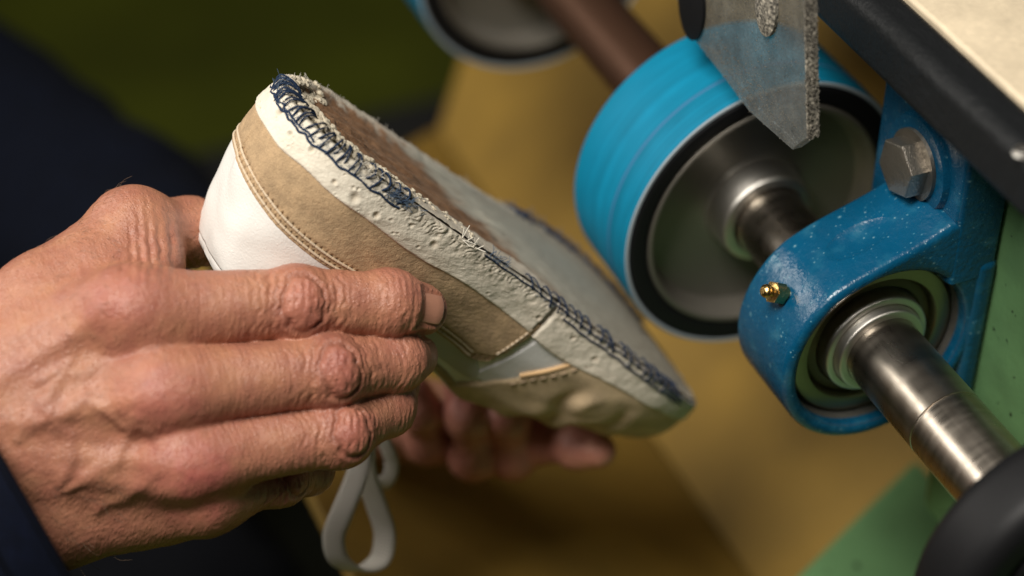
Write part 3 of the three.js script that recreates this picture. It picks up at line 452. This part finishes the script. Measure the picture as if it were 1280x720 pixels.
// seams: short stitches in two rows along the band's lower edge and one round its front end
function stitchRow(fn, n, list, w = 0.26) { for (let i = 0; i < n; i++) { const t = (i + 0.5) / n, a = fn(t - w / n), b = fn(t + w / n); const m = a.map((x, k) => (x + b[k]) / 2), d = new THREE.Vector3(b[0] - a[0], b[1] - a[1], b[2] - a[2]), g = new THREE.CapsuleGeometry(0.42, d.length(), 3, 6); g.applyQuaternion(new THREE.Quaternion().setFromUnitVectors(new THREE.Vector3(0, 1, 0), d.normalize())); g.translate(...m); list.push(g); } }
{
  const st = [], at = (u, o) => shoeP(u, bandHi(u) - bandShape(u * K) - o / wallMm, 1.22 + creaseFn(u, bandHi(u)));
  const seam = (o) => { for (let u = -4 / K; u < (R1 - 0.34) / K;) { const n0 = (arcAt(u) * 6.28318 / 2.15 + o) / 6.28318, target = Math.floor(n0) + 1; let w = u; while ((arcAt(w) * 6.28318 / 2.15 + o) / 6.28318 < target) w += 0.0004; const m = w + 0.0, half = 0.0009; const mid = 0.5; let e0 = w, e1 = w; const s0 = arcAt(w) + 2.15 * mid; while (arcAt(e0) < s0 - 0.78) e0 += 0.0003; e1 = e0; while (arcAt(e1) < s0 + 0.78) e1 += 0.0003; const a = at(e0, o), b = at(e1, o), d = new THREE.Vector3(b[0] - a[0], b[1] - a[1], b[2] - a[2]), g = new THREE.CapsuleGeometry(0.44, d.length(), 3, 6); g.applyQuaternion(new THREE.Quaternion().setFromUnitVectors(new THREE.Vector3(0, 1, 0), d.normalize())); g.translate((a[0] + b[0]) / 2, (a[1] + b[1]) / 2, (a[2] + b[2]) / 2); st.push(g); u = w + 0.0005; } };
  seam(1.9); seam(4.1);
  stitchRow((t) => shoeP((R1 - 0.075) / K, lerp(0.2, 0.47, t), 1.4 + creaseFn(R1 / K, 0.35)), 8, st, 0.2);
  mesh('seam_stitches', st, MS.tanthread, shoe, { kind: 'stuff' });
  const s2 = []; stitchRow((t) => { const b = lerp(0.04, 0.5, t); return shoeP((toeL(b) + 0.09) / K, lerp(0.13, 0.97, b), 1.3 + creaseFn((toeL(b) + 0.09) / K, lerp(0.13, 0.97, b))); }, 8, s2, 0.2); mesh('seam_stitches', s2, MS.darkthread, shoe, { kind: 'stuff' });
}
// the lace hanging from the far side
function ribbon(pts, w, t, n, side) {
  const c = new THREE.CatmullRomCurve3(pts.map((p) => new THREE.Vector3(...p))), prof = [[-1, -0.5], [-1, 0.5], [-0.6, 1], [0.6, 1], [1, 0.5], [1, -0.5], [0.6, -1], [-0.6, -1]];
  return gridSurf(n, 8, (a, b) => { const p = c.getPointAt(clamp(a, 0.0005, 0.9995)), T = c.getTangentAt(clamp(a, 0.0005, 0.9995)), s = new THREE.Vector3(...side(a)).projectOnPlane(T).normalize(), nn = T.clone().cross(s), q = prof[Math.round(b * 8) % 8]; return [p.x + s.x * q[0] * w / 2 + nn.x * q[1] * t / 2, p.y + s.y * q[0] * w / 2 + nn.y * q[1] * t / 2, p.z + s.z * q[0] * w / 2 + nn.z * q[1] * t / 2]; }, { uvf: (a, b) => [a * 6, b] });
}
{
  const inv = new THREE.Matrix4().makeBasis(new THREE.Vector3(...SHOE.X).normalize(), new THREE.Vector3(...SHOE.N).normalize(), new THREE.Vector3(...SHOE.W).normalize()).invert();
  const S = (px, py, d) => new THREE.Vector3((px - 640) * d / 2560 - SHOE.o[0], (360 - py) * d / 2560 - SHOE.o[1], -d - SHOE.o[2]).applyMatrix4(inv).toArray();
  const vd = new THREE.Vector3(0.95, 0, 0.28).applyMatrix4(inv).toArray();
  mesh('shoelace', ribbon([S(452, 530, 668), S(452, 570, 672), S(444, 600, 672), S(428, 640, 672), S(417, 672, 674), S(424, 700, 676), S(448, 712, 680), S(474, 700, 684), S(481, 668, 685), S(470, 630, 683), S(457, 590, 680), S(456, 560, 678), S(458, 520, 678)], 7.6, 1.3, 140, () => vd), MS.lace, shoe);
  mesh('shoelace', ribbon([S(470, 530, 690), S(484, 560, 692), S(490, 580, 694), S(484, 600, 696), S(470, 604, 698), S(458, 585, 698), S(458, 540, 698)], 5, 1.4, 60, () => vd), MS.lace, shoe);
}
// ---------------------------------------------------------------- the person: hands as one skin, sleeves and jacket as clothing
const viewF = frame([0, 0, 0], [1, 0, 0], [0, 1, 0], [0, 0, 1]);
const A = (px, py, d) => [(px - 640) * d / 2560, (360 - py) * d / 2560, -d];
const sub = (a, b) => [a[0] - b[0], a[1] - b[1], a[2] - b[2]], add3 = (a, b, k = 1) => [a[0] + b[0] * k, a[1] + b[1] * k, a[2] + b[2] * k];
const unit = (a) => { const l = Math.hypot(...a) || 1; return a.map((x) => x / l); }, cross = (a, b) => [a[1] * b[2] - a[2] * b[1], a[2] * b[0] - a[0] * b[2], a[0] * b[1] - a[1] * b[0]];
const smin = (a, b, k) => { const h = Math.max(k - Math.abs(a - b), 0) / k; return Math.min(a, b) - h * h * k * 0.25; };
function cone(a, b, r1, r2) {   // tapered capsule
  const ba = sub(b, a), l2 = dot(ba, ba), rd = r1 - r2, a2 = l2 - rd * rd, il2 = 1 / l2;
  return (x, y, z) => {
    const px = x - a[0], py = y - a[1], pz = z - a[2], yy = px * ba[0] + py * ba[1] + pz * ba[2], zz = yy - l2;
    const qx = px * l2 - ba[0] * yy, qy = py * l2 - ba[1] * yy, qz = pz * l2 - ba[2] * yy, x2 = qx * qx + qy * qy + qz * qz, y2 = yy * yy * l2, z2 = zz * zz * l2;
    const k = Math.sign(rd) * rd * rd * x2;
    if (Math.sign(zz) * a2 * z2 > k) return Math.sqrt(x2 + z2) * il2 - r2;
    if (Math.sign(yy) * a2 * y2 < k) return Math.sqrt(x2 + y2) * il2 - r1;
    return (Math.sqrt(x2 * a2 * il2) + yy * rd) * il2 - r1;
  };
}
const ball = (c, r, s = [1, 1, 1]) => (x, y, z) => (Math.hypot((x - c[0]) / s[0], (y - c[1]) / s[1], (z - c[2]) / s[2]) - r) * Math.min(...s);
const blend = (list, k) => (x, y, z) => { let d = list[0](x, y, z); for (let i = 1; i < list.length; i++) d = smin(d, list[i](x, y, z), k); return d; };
function nets(f, lo, hi, h) {   // a smooth closed surface of the field, worked out only near f = 0
  const n = [0, 1, 2].map((i) => Math.ceil((hi[i] - lo[i]) / h) + 1), [nx, ny, nz] = n, F = new Float32Array(nx * ny * nz).fill(99), B = 8;
  for (let k = 0; k < nz; k += B) for (let j = 0; j < ny; j += B) for (let i = 0; i < nx; i += B) {
    const c = f(lo[0] + (i + B / 2) * h, lo[1] + (j + B / 2) * h, lo[2] + (k + B / 2) * h);
    if (Math.abs(c) > B * h * 1.25 + 1.5) { if (c < 0) for (let kk = k; kk < Math.min(nz, k + B); kk++) for (let jj = j; jj < Math.min(ny, j + B); jj++) for (let ii = i; ii < Math.min(nx, i + B); ii++) F[(kk * ny + jj) * nx + ii] = -99; continue; }
    for (let kk = k; kk < Math.min(nz, k + B); kk++) for (let jj = j; jj < Math.min(ny, j + B); jj++) for (let ii = i; ii < Math.min(nx, i + B); ii++) F[(kk * ny + jj) * nx + ii] = f(lo[0] + ii * h, lo[1] + jj * h, lo[2] + kk * h);
  }
  const id = new Int32Array(nx * ny * nz).fill(-1), pos = [], idx = [], sy = nx, sz = nx * ny, corner = [0, 1, sy, sy + 1, sz, sz + 1, sz + sy, sz + sy + 1], edges = [[0, 1], [2, 3], [4, 5], [6, 7], [0, 2], [1, 3], [4, 6], [5, 7], [0, 4], [1, 5], [2, 6], [3, 7]];
  for (let k = 0; k < nz - 1; k++) for (let j = 0; j < ny - 1; j++) for (let i = 0; i < nx - 1; i++) {
    const at = k * sz + j * sy + i; let m = 0; for (let c = 0; c < 8; c++) if (F[at + corner[c]] < 0) m |= 1 << c; if (m === 0 || m === 255) continue;
    let x = 0, y = 0, z = 0, q = 0;
    for (const [a, b] of edges) { const fa = F[at + corner[a]], fb = F[at + corner[b]]; if ((fa < 0) === (fb < 0)) continue; const t = fa / (fa - fb); x += lerp(a & 1, b & 1, t); y += lerp((a >> 1) & 1, (b >> 1) & 1, t); z += lerp(a >> 2, b >> 2, t); q++; }
    id[at] = pos.length / 3; pos.push(lo[0] + (i + x / q) * h, lo[1] + (j + y / q) * h, lo[2] + (k + z / q) * h);
  }
  for (let k = 1; k < nz - 1; k++) for (let j = 1; j < ny - 1; j++) for (let i = 1; i < nx - 1; i++) {
    const at = k * sz + j * sy + i, s = F[at] < 0;
    for (const [d, u, v] of [[1, sy, sz], [sy, sz, 1], [sz, 1, sy]]) { if (s === (F[at + d] < 0)) continue; const a = id[at], b = id[at - u], c = id[at - u - v], e = id[at - v]; if (a < 0 || b < 0 || c < 0 || e < 0) continue; if (s) idx.push(a, b, c, a, c, e); else idx.push(a, c, b, a, e, c); }
  }
  const g = new THREE.BufferGeometry(); g.setAttribute('position', new THREE.Float32BufferAttribute(pos, 3)); g.setIndex(idx); g.computeVertexNormals(); return g;
}
const skinBump = tex(1024, 1024, (u, v) => { // fine crossing furrows and pores
  const w = 0.012 * tile(u, v, 10, 150, 2), a = Math.abs(tile(u * 1 + w, v, 17, 151, 3)), b = Math.abs(tile(u, v + w, 17, 161, 3)), c = tile(u, v, 60, 171, 2);
  return clamp(0.25 + 1.1 * Math.min(a, b) + 0.16 * c + 0.25 * a);
}, {});
const skinM = phys({ vertexColors: true, roughness: 0.35, bumpMap: skinBump, bumpScale: 0.0003, specularIntensity: 1, sheen: 0.12, sheenRoughness: 0.5, sheenColor: rgb(0.6, 0.3, 0.2) });
const nailM = phys({ color: rgb(0.40, 0.19, 0.125), roughness: 0.36, clearcoat: 0.3, clearcoatRoughness: 0.3, bumpMap: skinBump, bumpScale: 0.00006 });
const clothM = (c, s) => phys({ map: tex(256, 256, (u, v, x, y) => { const w = 0.75 + 0.25 * Math.sin((x + y) * 0.785) + 0.2 * tile(u, v, 40, 180, 2) + 0.2 * tile(u, v, 5, 181, 3); return c.map((k) => k * w); }, { srgb: true }), roughness: 0.95, bumpMap: tex(256, 256, (u, v, x, y) => 0.5 + 0.35 * Math.sin((x + y) * 0.785) + 0.2 * tile(u, v, 60, 182, 2)), bumpScale: 0.0004, specularIntensity: 0.25, sheen: 0.05, sheenRoughness: 0.6, sheenColor: rgb(...s) });

// right hand, its back towards us: joint chains with radii, index finger first
const RH = {
  index: [[A(172, 392, 590), 14], [A(372, 379, 602), 11.0], [A(487, 379, 611), 9.9], [A(526, 387, 618), 8.6]],
  middle: [[A(205, 487, 587), 13.5], [A(412, 464, 601), 10.8], [A(495, 451, 616), 9.3], [A(515, 445, 629), 8.0]],
  ring: [[A(232, 573, 590), 12.5], [A(425, 541, 604), 10.2], [A(482, 508, 621), 8.9], [A(497, 480, 634), 7.6]],
  little: [[A(255, 622, 602), 10.5], [A(350, 598, 616), 8.0], [A(386, 588, 632), 7.2], [A(398, 574, 642), 6.6]],
};
const chain = (c, k) => blend([...c.slice(1).map((q, i) => cone(c[i][0], q[0], c[i][1] * (i ? 0.95 : 0.86), q[1] * 0.93)), ...c.slice(1, 3).map((q) => ball(add3(q[0], [0, 0, 1.0]), q[1] * 0.98, [1.0, 1, 0.95]))], k);
const palmR = blend([
  cone(A(-90, 500, 596), A(165, 393, 594), 18, 13.5), cone(A(-90, 530, 594), A(200, 488, 592), 18, 13), cone(A(-80, 570, 596), A(228, 574, 595), 17, 12), cone(A(-70, 610, 602), A(250, 620, 605), 16, 11),
  cone(A(60, 640, 607), A(200, 628, 610), 16, 12.5), cone(A(-200, 640, 610), A(-60, 560, 600), 26, 22), cone(A(-30, 640, 605), A(60, 640, 607), 17, 16.5),
  cone(A(-60, 470, 602), A(70, 395, 610), 17, 15),
], 7);
const knobR = blend([ball(A(155, 383, 587), 9.6, [1.3, 0.9, 1]), ball(A(206, 496, 584), 8.8, [1.3, 0.9, 1]), ball(A(245, 580, 588), 8.0, [1.25, 0.9, 1]), ball(A(262, 622, 598), 8)], 4);
const thumbR = blend([cone(A(-40, 462, 604), A(160, 292, 622), 14.5, 11.8), ball(A(168, 284, 622), 12.2), cone(A(168, 288, 622), A(238, 290, 642), 10.5, 9.6), cone(A(238, 290, 642), A(310, 300, 664), 10, 8.5)], 5);
const webR = blend([cone(A(60, 380, 606), A(180, 340, 612), 14, 9), cone(A(120, 345, 610), A(200, 330, 618), 11, 7)], 6);
const fingersR = Object.values(RH).map((c) => chain(c, 3.2));
const coreR = (x, y, z) => smin(smin(smin(palmR(x, y, z), knobR(x, y, z), 7), thumbR(x, y, z), 8), webR(x, y, z), 9);
const handR = (x, y, z) => { const p = coreR(x, y, z); let d = 1e3; for (const f of fingersR) d = smin(d, smin(p, f(x, y, z), 9), 0.7); return d; };

// creases, tendons and veins: how far the skin moves out (mm) at a point, and how red it is
function along(a, b, p) { const ba = sub(b, a), l = Math.hypot(...ba), d = sub(p, a), t = dot(d, ba) / l; const q = add3(d, ba, -t / l); return [t, l, q]; }
const veins = [[[60, 470], [150, 455], [205, 430]], [[30, 540], [110, 500], [150, 520], [200, 545]], [[90, 610], [160, 560], [175, 520]], [[120, 640], [190, 600], [215, 560]], [[90, 455], [60, 500], [95, 540], [80, 600]]].map((l) => l.map(([x, y]) => A(x, y, 585)));
const segDist = (p, a, b) => { const bx = b[0] - a[0], by = b[1] - a[1], t = clamp(((p[0] - a[0]) * bx + (p[1] - a[1]) * by) / (bx * bx + by * by)); return Math.hypot(p[0] - a[0] - bx * t, p[1] - a[1] - by * t); };
const mcps = [A(158, 378, 585), A(206, 497, 582), A(245, 580, 586), A(270, 618, 598)];
function skinR(p, n) {
  const [x, y, z] = p; let d = 0.22 * fbm(x * 0.10, y * 0.10, z * 0.1, 3) + 0.05 * fbm(x * 0.5, y * 0.5, z * 0.5, 2), red = 0, dark = 0;
  const names = ['index', 'middle', 'ring', 'little']; let best = null, bd = 1e9;
  for (let f = 0; f < 4; f++) { const v = fingersR[f](x, y, z); if (v < bd) { bd = v; best = f; } }
  const onFinger = sstep(3.5, 0.8, bd), c = RH[names[best]], sc = c[1][1] / 11;
  // knuckle folds of the finger joints: nested arcs round an oval cushion
  if (onFinger > 0) for (const [ji, amp] of [[1, 1], [2, 0.5]]) {
    const J = c[ji][0], ax = unit(sub(c[ji + 1][0], c[ji - 1][0])), q = sub(p, J), t = dot(q, ax), o = add3(q, ax, -t), w0 = unit(cross(ax, [0, 0, 1])), s = dot(o, w0), dorsal = sstep(-0.1, 0.5, dot(unit(o), unit(cross(w0, ax))));
    const tt = t / sc + 1.0 * N3(s * 0.16, best * 7 + ji, 1) + 0.4 * N3(s * 0.5, t * 0.3, 5 + best), ss = s / sc;
    if (Math.abs(t) > 22) continue;
    const oval = Math.hypot(tt / 6.4, ss / 8.6), k = dorsal * onFinger * amp;
    if (ji === 1) {
      d += 0.8 * k * gauss(oval, 0.6) - 1.35 * k * (gauss(oval - 1.0, 0.085) + 0.65 * gauss(oval - 1.32, 0.08) * (t < 0 ? 1 : 0.5) + 0.4 * gauss(oval - 1.6, 0.08)) * sstep(1.25, 0.7, Math.abs(ss) / 10.5) * (0.8 + 0.35 * N3(s * 0.2, t * 0.2, best));
      for (let i = -2; i <= 2; i++) d -= 0.6 * k * gauss(tt - i * 2.2 - 0.35 * Math.sin(ss * 0.5 + i) - 0.03 * ss * ss * Math.sign(i || 0.2) * 0.6, 0.40) * sstep(1.0, 0.6, oval) * (0.5 + 0.6 * N3(i * 3.1, s * 0.25, best * 5));
      for (let i = 0; i < 7; i++) d -= 0.34 * k * gauss(tt - (i < 3 ? -10 - i * 2.3 : 8 + (i - 3) * 2.2) - 0.8 * N3(s * 0.2, i * 4, best), 0.4) * clamp(0.6 + N3(i * 5.3, s * 0.2, best + 3));
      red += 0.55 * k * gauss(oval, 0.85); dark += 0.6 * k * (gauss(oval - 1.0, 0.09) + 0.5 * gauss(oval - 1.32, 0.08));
    } else {
      for (let i = -3; i <= 3; i++) d -= 0.62 * k * gauss(tt - i * 2.0, 0.45) * clamp(0.7 + 0.8 * N3(i * 2.7, s * 0.22, best * 9));
      d += 0.4 * k * gauss(oval, 0.7); red += 0.4 * k * gauss(oval, 0.9);
    }
  }
  // creases all along the fingers, across the axis
  if (onFinger > 0.2) { const ax = unit(sub(c[2][0], c[0][0])), t = dot(sub(p, c[0][0]), ax); d += 0.10 * onFinger * N3(t * 0.75, y * 0.10, best * 3) + 0.06 * onFinger * N3(t * 1.7, y * 0.2, best * 3 + 9); }
  // back of the hand: tendons, veins, skewed fine folds
  const back = (1 - onFinger) * sstep(0.0, 0.45, n[2]);
  let vein = 1e9; for (const v of veins) for (let i = 0; i + 1 < v.length; i++) vein = Math.min(vein, segDist([x + 1.6 * N3(x * 0.08, y * 0.08, 3), y + 1.6 * N3(x * 0.08, y * 0.08, 9)], v[i], v[i + 1]));
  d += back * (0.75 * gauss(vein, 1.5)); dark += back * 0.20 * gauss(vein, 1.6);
  for (const m of mcps) { const w = A(-110, 548, 590), sd = segDist(p, m, w), rise = clamp((m[0] - x) / 12); d += back * 0.85 * rise * gauss(sd, 2.2) * (1 - sstep(30, 60, m[0] - x) * 0.6); const q = Math.hypot(x - m[0], (y - m[1]) * 1.1); red += 0.6 * gauss(q + 2.5 * N3(x * 0.2, y * 0.2, 8), 7.5) * sstep(0, 0.5, n[2]); }
  const kx = x * 0.85 + y * 0.5, ky = -x * 0.5 + y * 0.85;
  d += back * 0.6 * (0.14 * (1 - Math.abs(N3(kx * 0.62, ky * 0.10, 3)) * 2) + 0.10 * (1 - Math.abs(N3(ky * 0.5, kx * 0.14, 13)) * 2) + 0.30 * fbm(kx * 0.10, ky * 0.06, 21, 2));
  // folds of the web of the thumb
  { const q = sub(p, A(185, 303, 618)), a = q[0] * 0.98 + q[1] * 0.18, b = -q[0] * 0.18 + q[1] * 0.98, k = gauss(b + 1, 6.5) * sstep(-9, -5, a) * sstep(15, 10, a) * (y < A(0, 245, 615)[1] ? 1 : 0); for (let i = -1; i < 5; i++) d -= 0.75 * k * gauss(a - i * 2.6 - 0.5 * N3(b * 0.2, i * 3, 1), 0.5) * (0.7 + 0.4 * N3(i * 4.4, b * 0.2, 2)); for (let i = 0; i < 4; i++) d += 0.35 * k * gauss(a - i * 2.6 - 1.3, 0.8); }
  if (best < 2 && onFinger > 0.5) { const up = best ? [0.8, -0.1, 0.45] : [0.34, 0.06, 0.95], a = c[2][0], b = c[3][0], ax = unit(sub(b, a)), nn = unit(add3(up, ax, -dot(up, ax))), bb = cross(ax, nn), q = sub(p, b), l = dot(q, ax), th = Math.atan2(dot(q, bb), dot(q, nn)), S = th / 0.64, T = (l + 1.5) / 5.2, e = Math.max(Math.abs(S), -T); if (T < 1.2 && l > -14) { d += 0.55 * gauss(e - 1.2, 0.13) * sstep(1.1, 0.6, T) - 0.22 * gauss(e - 1.02, 0.05) * sstep(1.0, 0.7, T); if (e < 1) d -= 0.35 * sstep(1, 0.8, e); dark += 0.12 * gauss(e - 1.02, 0.06) * sstep(1.0, 0.7, T); } }
  return [d, red, dark];
}
function colourSkin(g, fn, base = [0.415, 0.178, 0.110]) {
  const P = g.attributes.position, N = g.attributes.normal, n = P.count, col = new Float32Array(n * 3), uv = new Float32Array(n * 2), out = new Float32Array(n * 3);
  for (let i = 0; i < n; i++) {
    const p = [P.getX(i), P.getY(i), P.getZ(i)], m = [N.getX(i), N.getY(i), N.getZ(i)], [d, red, dark] = fn(p, m), r = clamp(red), k = clamp(dark);
    for (let j = 0; j < 3; j++) out[3 * i + j] = p[j] + m[j] * d;
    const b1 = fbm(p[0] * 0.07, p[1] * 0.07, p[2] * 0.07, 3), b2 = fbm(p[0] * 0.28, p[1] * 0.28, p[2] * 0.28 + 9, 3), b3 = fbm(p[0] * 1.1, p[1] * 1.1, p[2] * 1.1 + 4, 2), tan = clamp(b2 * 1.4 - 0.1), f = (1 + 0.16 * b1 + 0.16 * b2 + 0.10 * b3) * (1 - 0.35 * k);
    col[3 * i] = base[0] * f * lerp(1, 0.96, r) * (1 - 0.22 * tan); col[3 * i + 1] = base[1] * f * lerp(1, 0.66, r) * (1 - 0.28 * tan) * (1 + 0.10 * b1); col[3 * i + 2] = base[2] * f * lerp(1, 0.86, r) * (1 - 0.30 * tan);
    const u = unit(m); uv[2 * i] = (p[0] - 0.5 * p[2]) / 26; uv[2 * i + 1] = (p[1] - 0.7 * p[2]) / 26;
  }
  g.setAttribute('position', new THREE.BufferAttribute(out, 3)); g.setAttribute('color', new THREE.BufferAttribute(col, 3)); g.setAttribute('uv', new THREE.BufferAttribute(uv, 2)); g.computeVertexNormals(); return g;
}
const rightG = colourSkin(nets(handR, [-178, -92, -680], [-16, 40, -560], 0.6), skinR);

// left hand, on the far side, its fingers under the front of the shoe
const LH = {
  index: [[A(600, 540, 748), 9.5], [A(672, 549, 734), 8.4], [A(722, 557, 722), 7.6], [A(748, 563, 716), 6.8]],
  middle: [[A(585, 540, 760), 10], [A(640, 566, 736), 9.0], [A(634, 520, 722), 7.8], [A(628, 488, 720), 7.0]],
  ring: [[A(548, 535, 762), 10], [A(592, 568, 735), 8.8], [A(586, 520, 722), 7.8], [A(578, 485, 720), 7.0]],
  little: [[A(510, 525, 760), 9], [A(535, 552, 738), 7.8], [A(528, 515, 725), 6.8], [A(520, 490, 722), 6.2]],
};
const palmL = blend([cone(A(600, 532, 756), A(430, 500, 800), 11, 17), cone(A(580, 538, 762), A(420, 510, 800), 11, 16), cone(A(545, 535, 764), A(420, 520, 795), 11, 15), cone(A(510, 525, 762), A(420, 520, 790), 10, 14), cone(A(420, 505, 800), A(250, 420, 900), 19, 24)], 7);
const fingersL = Object.values(LH).map((c) => chain(c, 4));
const handL = (x, y, z) => { const p = palmL(x, y, z); let d = 1e3; for (const f of fingersL) d = smin(d, smin(p, f(x, y, z), 7), 0.7); return d; };
const leftG = colourSkin(nets(handL, [-150, -80, -930], [50, 0, -700], 1.3), (p, m) => { let red = 0; for (const c of Object.values(LH)) for (const j of [1, 3]) red += 0.4 * gauss(Math.hypot(...sub(p, c[j][0])), 10); return [0.3 * fbm(p[0] * 0.2, p[1] * 0.2, p[2] * 0.2, 3), red, 0]; }, [0.54, 0.25, 0.17]);

const person = thing('person', 'person in dark navy workwear holding the sneaker with both hands', 'person', viewF, A(-60, 560, 640));
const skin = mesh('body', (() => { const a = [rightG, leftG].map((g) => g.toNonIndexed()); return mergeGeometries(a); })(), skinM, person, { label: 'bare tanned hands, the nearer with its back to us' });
function nail(c, w, len, up, parent) {   // on the last joint of a chain: w half width in radians, up the direction it faces
  const a = c[2][0], b = c[3][0], ax = unit(sub(b, a)), r = c[3][1] * 0.93, nn = unit(add3(up, ax, -dot(up, ax))), bb = cross(ax, nn);
  const g = gridSurf(28, 28, (s, t) => {
    const S = 2 * s - 1, T = 2 * t - 1, m = Math.pow(Math.abs(S), 3.2), th = S * w, l = (T > 0 ? T * len * (1 - 0.30 * m) : T * len * (1 - 0.16 * m)) - 1.5, e = Math.max(Math.abs(S), Math.abs(T)), rl = l > 0 ? Math.sqrt(Math.max(1, r * r - (l * 0.9) ** 2)) : r, R = rl + 0.5 - 1.1 * sstep(0.84, 1, e);
    return [0, 1, 2].map((i) => b[i] + ax[i] * l + R * (Math.cos(th) * nn[i] + Math.sin(th) * bb[i]));
  }, { uvf: (s, t) => [s * 0.3, t * 2] });
  return mesh('fingernail', g, nailM, parent);
}
nail(RH.index, 0.64, 5.2, [0.34, 0.06, 0.95], skin);
nail(RH.middle, 0.8, 5.0, [0.8, -0.1, 0.45], skin);

{ // a few fine hairs on the wrist and the back of the hand
  const P = rightG.attributes.position, N = rightG.attributes.normal, hair = [];
  for (let k = 0; k < 40000 && hair.length < 110; k++) { const i = Math.floor(rnd() * P.count), px = 640 + 2560 * P.getX(i) / -P.getZ(i), py = 360 - 2560 * P.getY(i) / -P.getZ(i); if (px > 150 || px < -20 || N.getZ(i) < -0.2 || rnd() < (py > 330 && py < 600 ? 0.75 : 0)) continue; const p = [P.getX(i), P.getY(i), P.getZ(i)], n = [N.getX(i), N.getY(i), N.getZ(i)], l = rr(2.5, 6), d = unit([0.7 + rr(-0.3, 0.3), -0.25 + rr(-0.5, 0.5), rr(-0.2, 0.3)]); hair.push(tube([p, p.map((x, j) => x + n[j] * l * 0.35 + d[j] * l * 0.4), p.map((x, j) => x + n[j] * l * 0.45 + d[j] * l)], 0.045, 6, 3)); }
  mesh('hair', hair, phys({ color: rgb(0.16, 0.10, 0.06), roughness: 0.5 }), skin, { kind: 'stuff' });
}
// clothing
const navy = clothM([0.05, 0.075, 0.15], [0.01, 0.015, 0.035]), dark = clothM([0.035, 0.04, 0.06], [0.004, 0.005, 0.009]);
{ // cuff and sleeve of the right arm
  const c0 = A(42, 652, 592), ax = unit([-0.83, -0.48, 0.26]), u = unit(cross(ax, [0, 0, 1])), v = cross(ax, u);
  const tubeAt = (s, th, R) => { const f = 1 + 0.035 * Math.sin(th * 3 + s * 0.05) + 0.03 * N3(Math.cos(th) * 1.2, Math.sin(th) * 1.2, s * 0.05), r = R * f; return [0, 1, 2].map((i) => c0[i] + ax[i] * s + r * (Math.cos(th) * u[i] * 1.12 + Math.sin(th) * v[i] * 0.85)); };
  const prof = [[14, 38.5], [2, 39], [-0.6, 39.4], [-1.2, 38.8], [-0.6, 39.9], [1.5, 40.4], [12, 40.8], [13, 40.3], [14, 40.9], [40, 43], [80, 46], [140, 50]];
  mesh('jacket_sleeve', gridSurf(96, 44, (a, b) => { const q = b * (prof.length - 1), i = Math.min(prof.length - 2, Math.floor(q)), f = q - i; return tubeAt(lerp(prof[i][0], prof[i + 1][0], f), a * Math.PI * 2, lerp(prof[i][1], prof[i + 1][1], f)); }, { wrapU: true, uvf: (a, b, p) => [a * 8, b * 4] }), navy, person, { label: 'navy cuff at the nearer wrist' });
}
{
  const arm = blend([cone(A(-160, 120, 1180), A(140, 300, 1010), 80, 52), cone(A(140, 300, 1010), A(395, 490, 825), 52, 31)], 20), body_ = blend([cone(A(-330, 250, 1250), A(-220, 800, 1150), 150, 140), cone(A(-160, 120, 1180), A(-330, 200, 1250), 80, 120), cone(A(-150, 760, 1050), A(210, 800, 960), 110, 62), cone(A(210, 800, 960), A(150, 640, 980), 52, 48)], 40);
  const fold = (g) => { const P = g.attributes.position, N = g.attributes.normal; for (let i = 0; i < P.count; i++) { const x = P.getX(i), y = P.getY(i), z = P.getZ(i), d = 5 * fbm(x * 0.012 + y * 0.01, y * 0.02, z * 0.012, 3); P.setXYZ(i, x + N.getX(i) * d, y + N.getY(i) * d, z + N.getZ(i) * d); } g.computeVertexNormals(); return boxUV(g, 60); };
  mesh('jacket_sleeve', fold(nets(arm, [-560, -130, -1300], [-20, 260, -760], 6)), clothM([0.042, 0.064, 0.125], [0.006, 0.009, 0.02]), person, { label: 'dark blurred sleeve of the farther arm' });
  mesh('jacket', fold(nets(body_, [-760, -420, -1450], [-60, 320, -820], 9)), dark, person);
}
renderer.render(scene, camera);
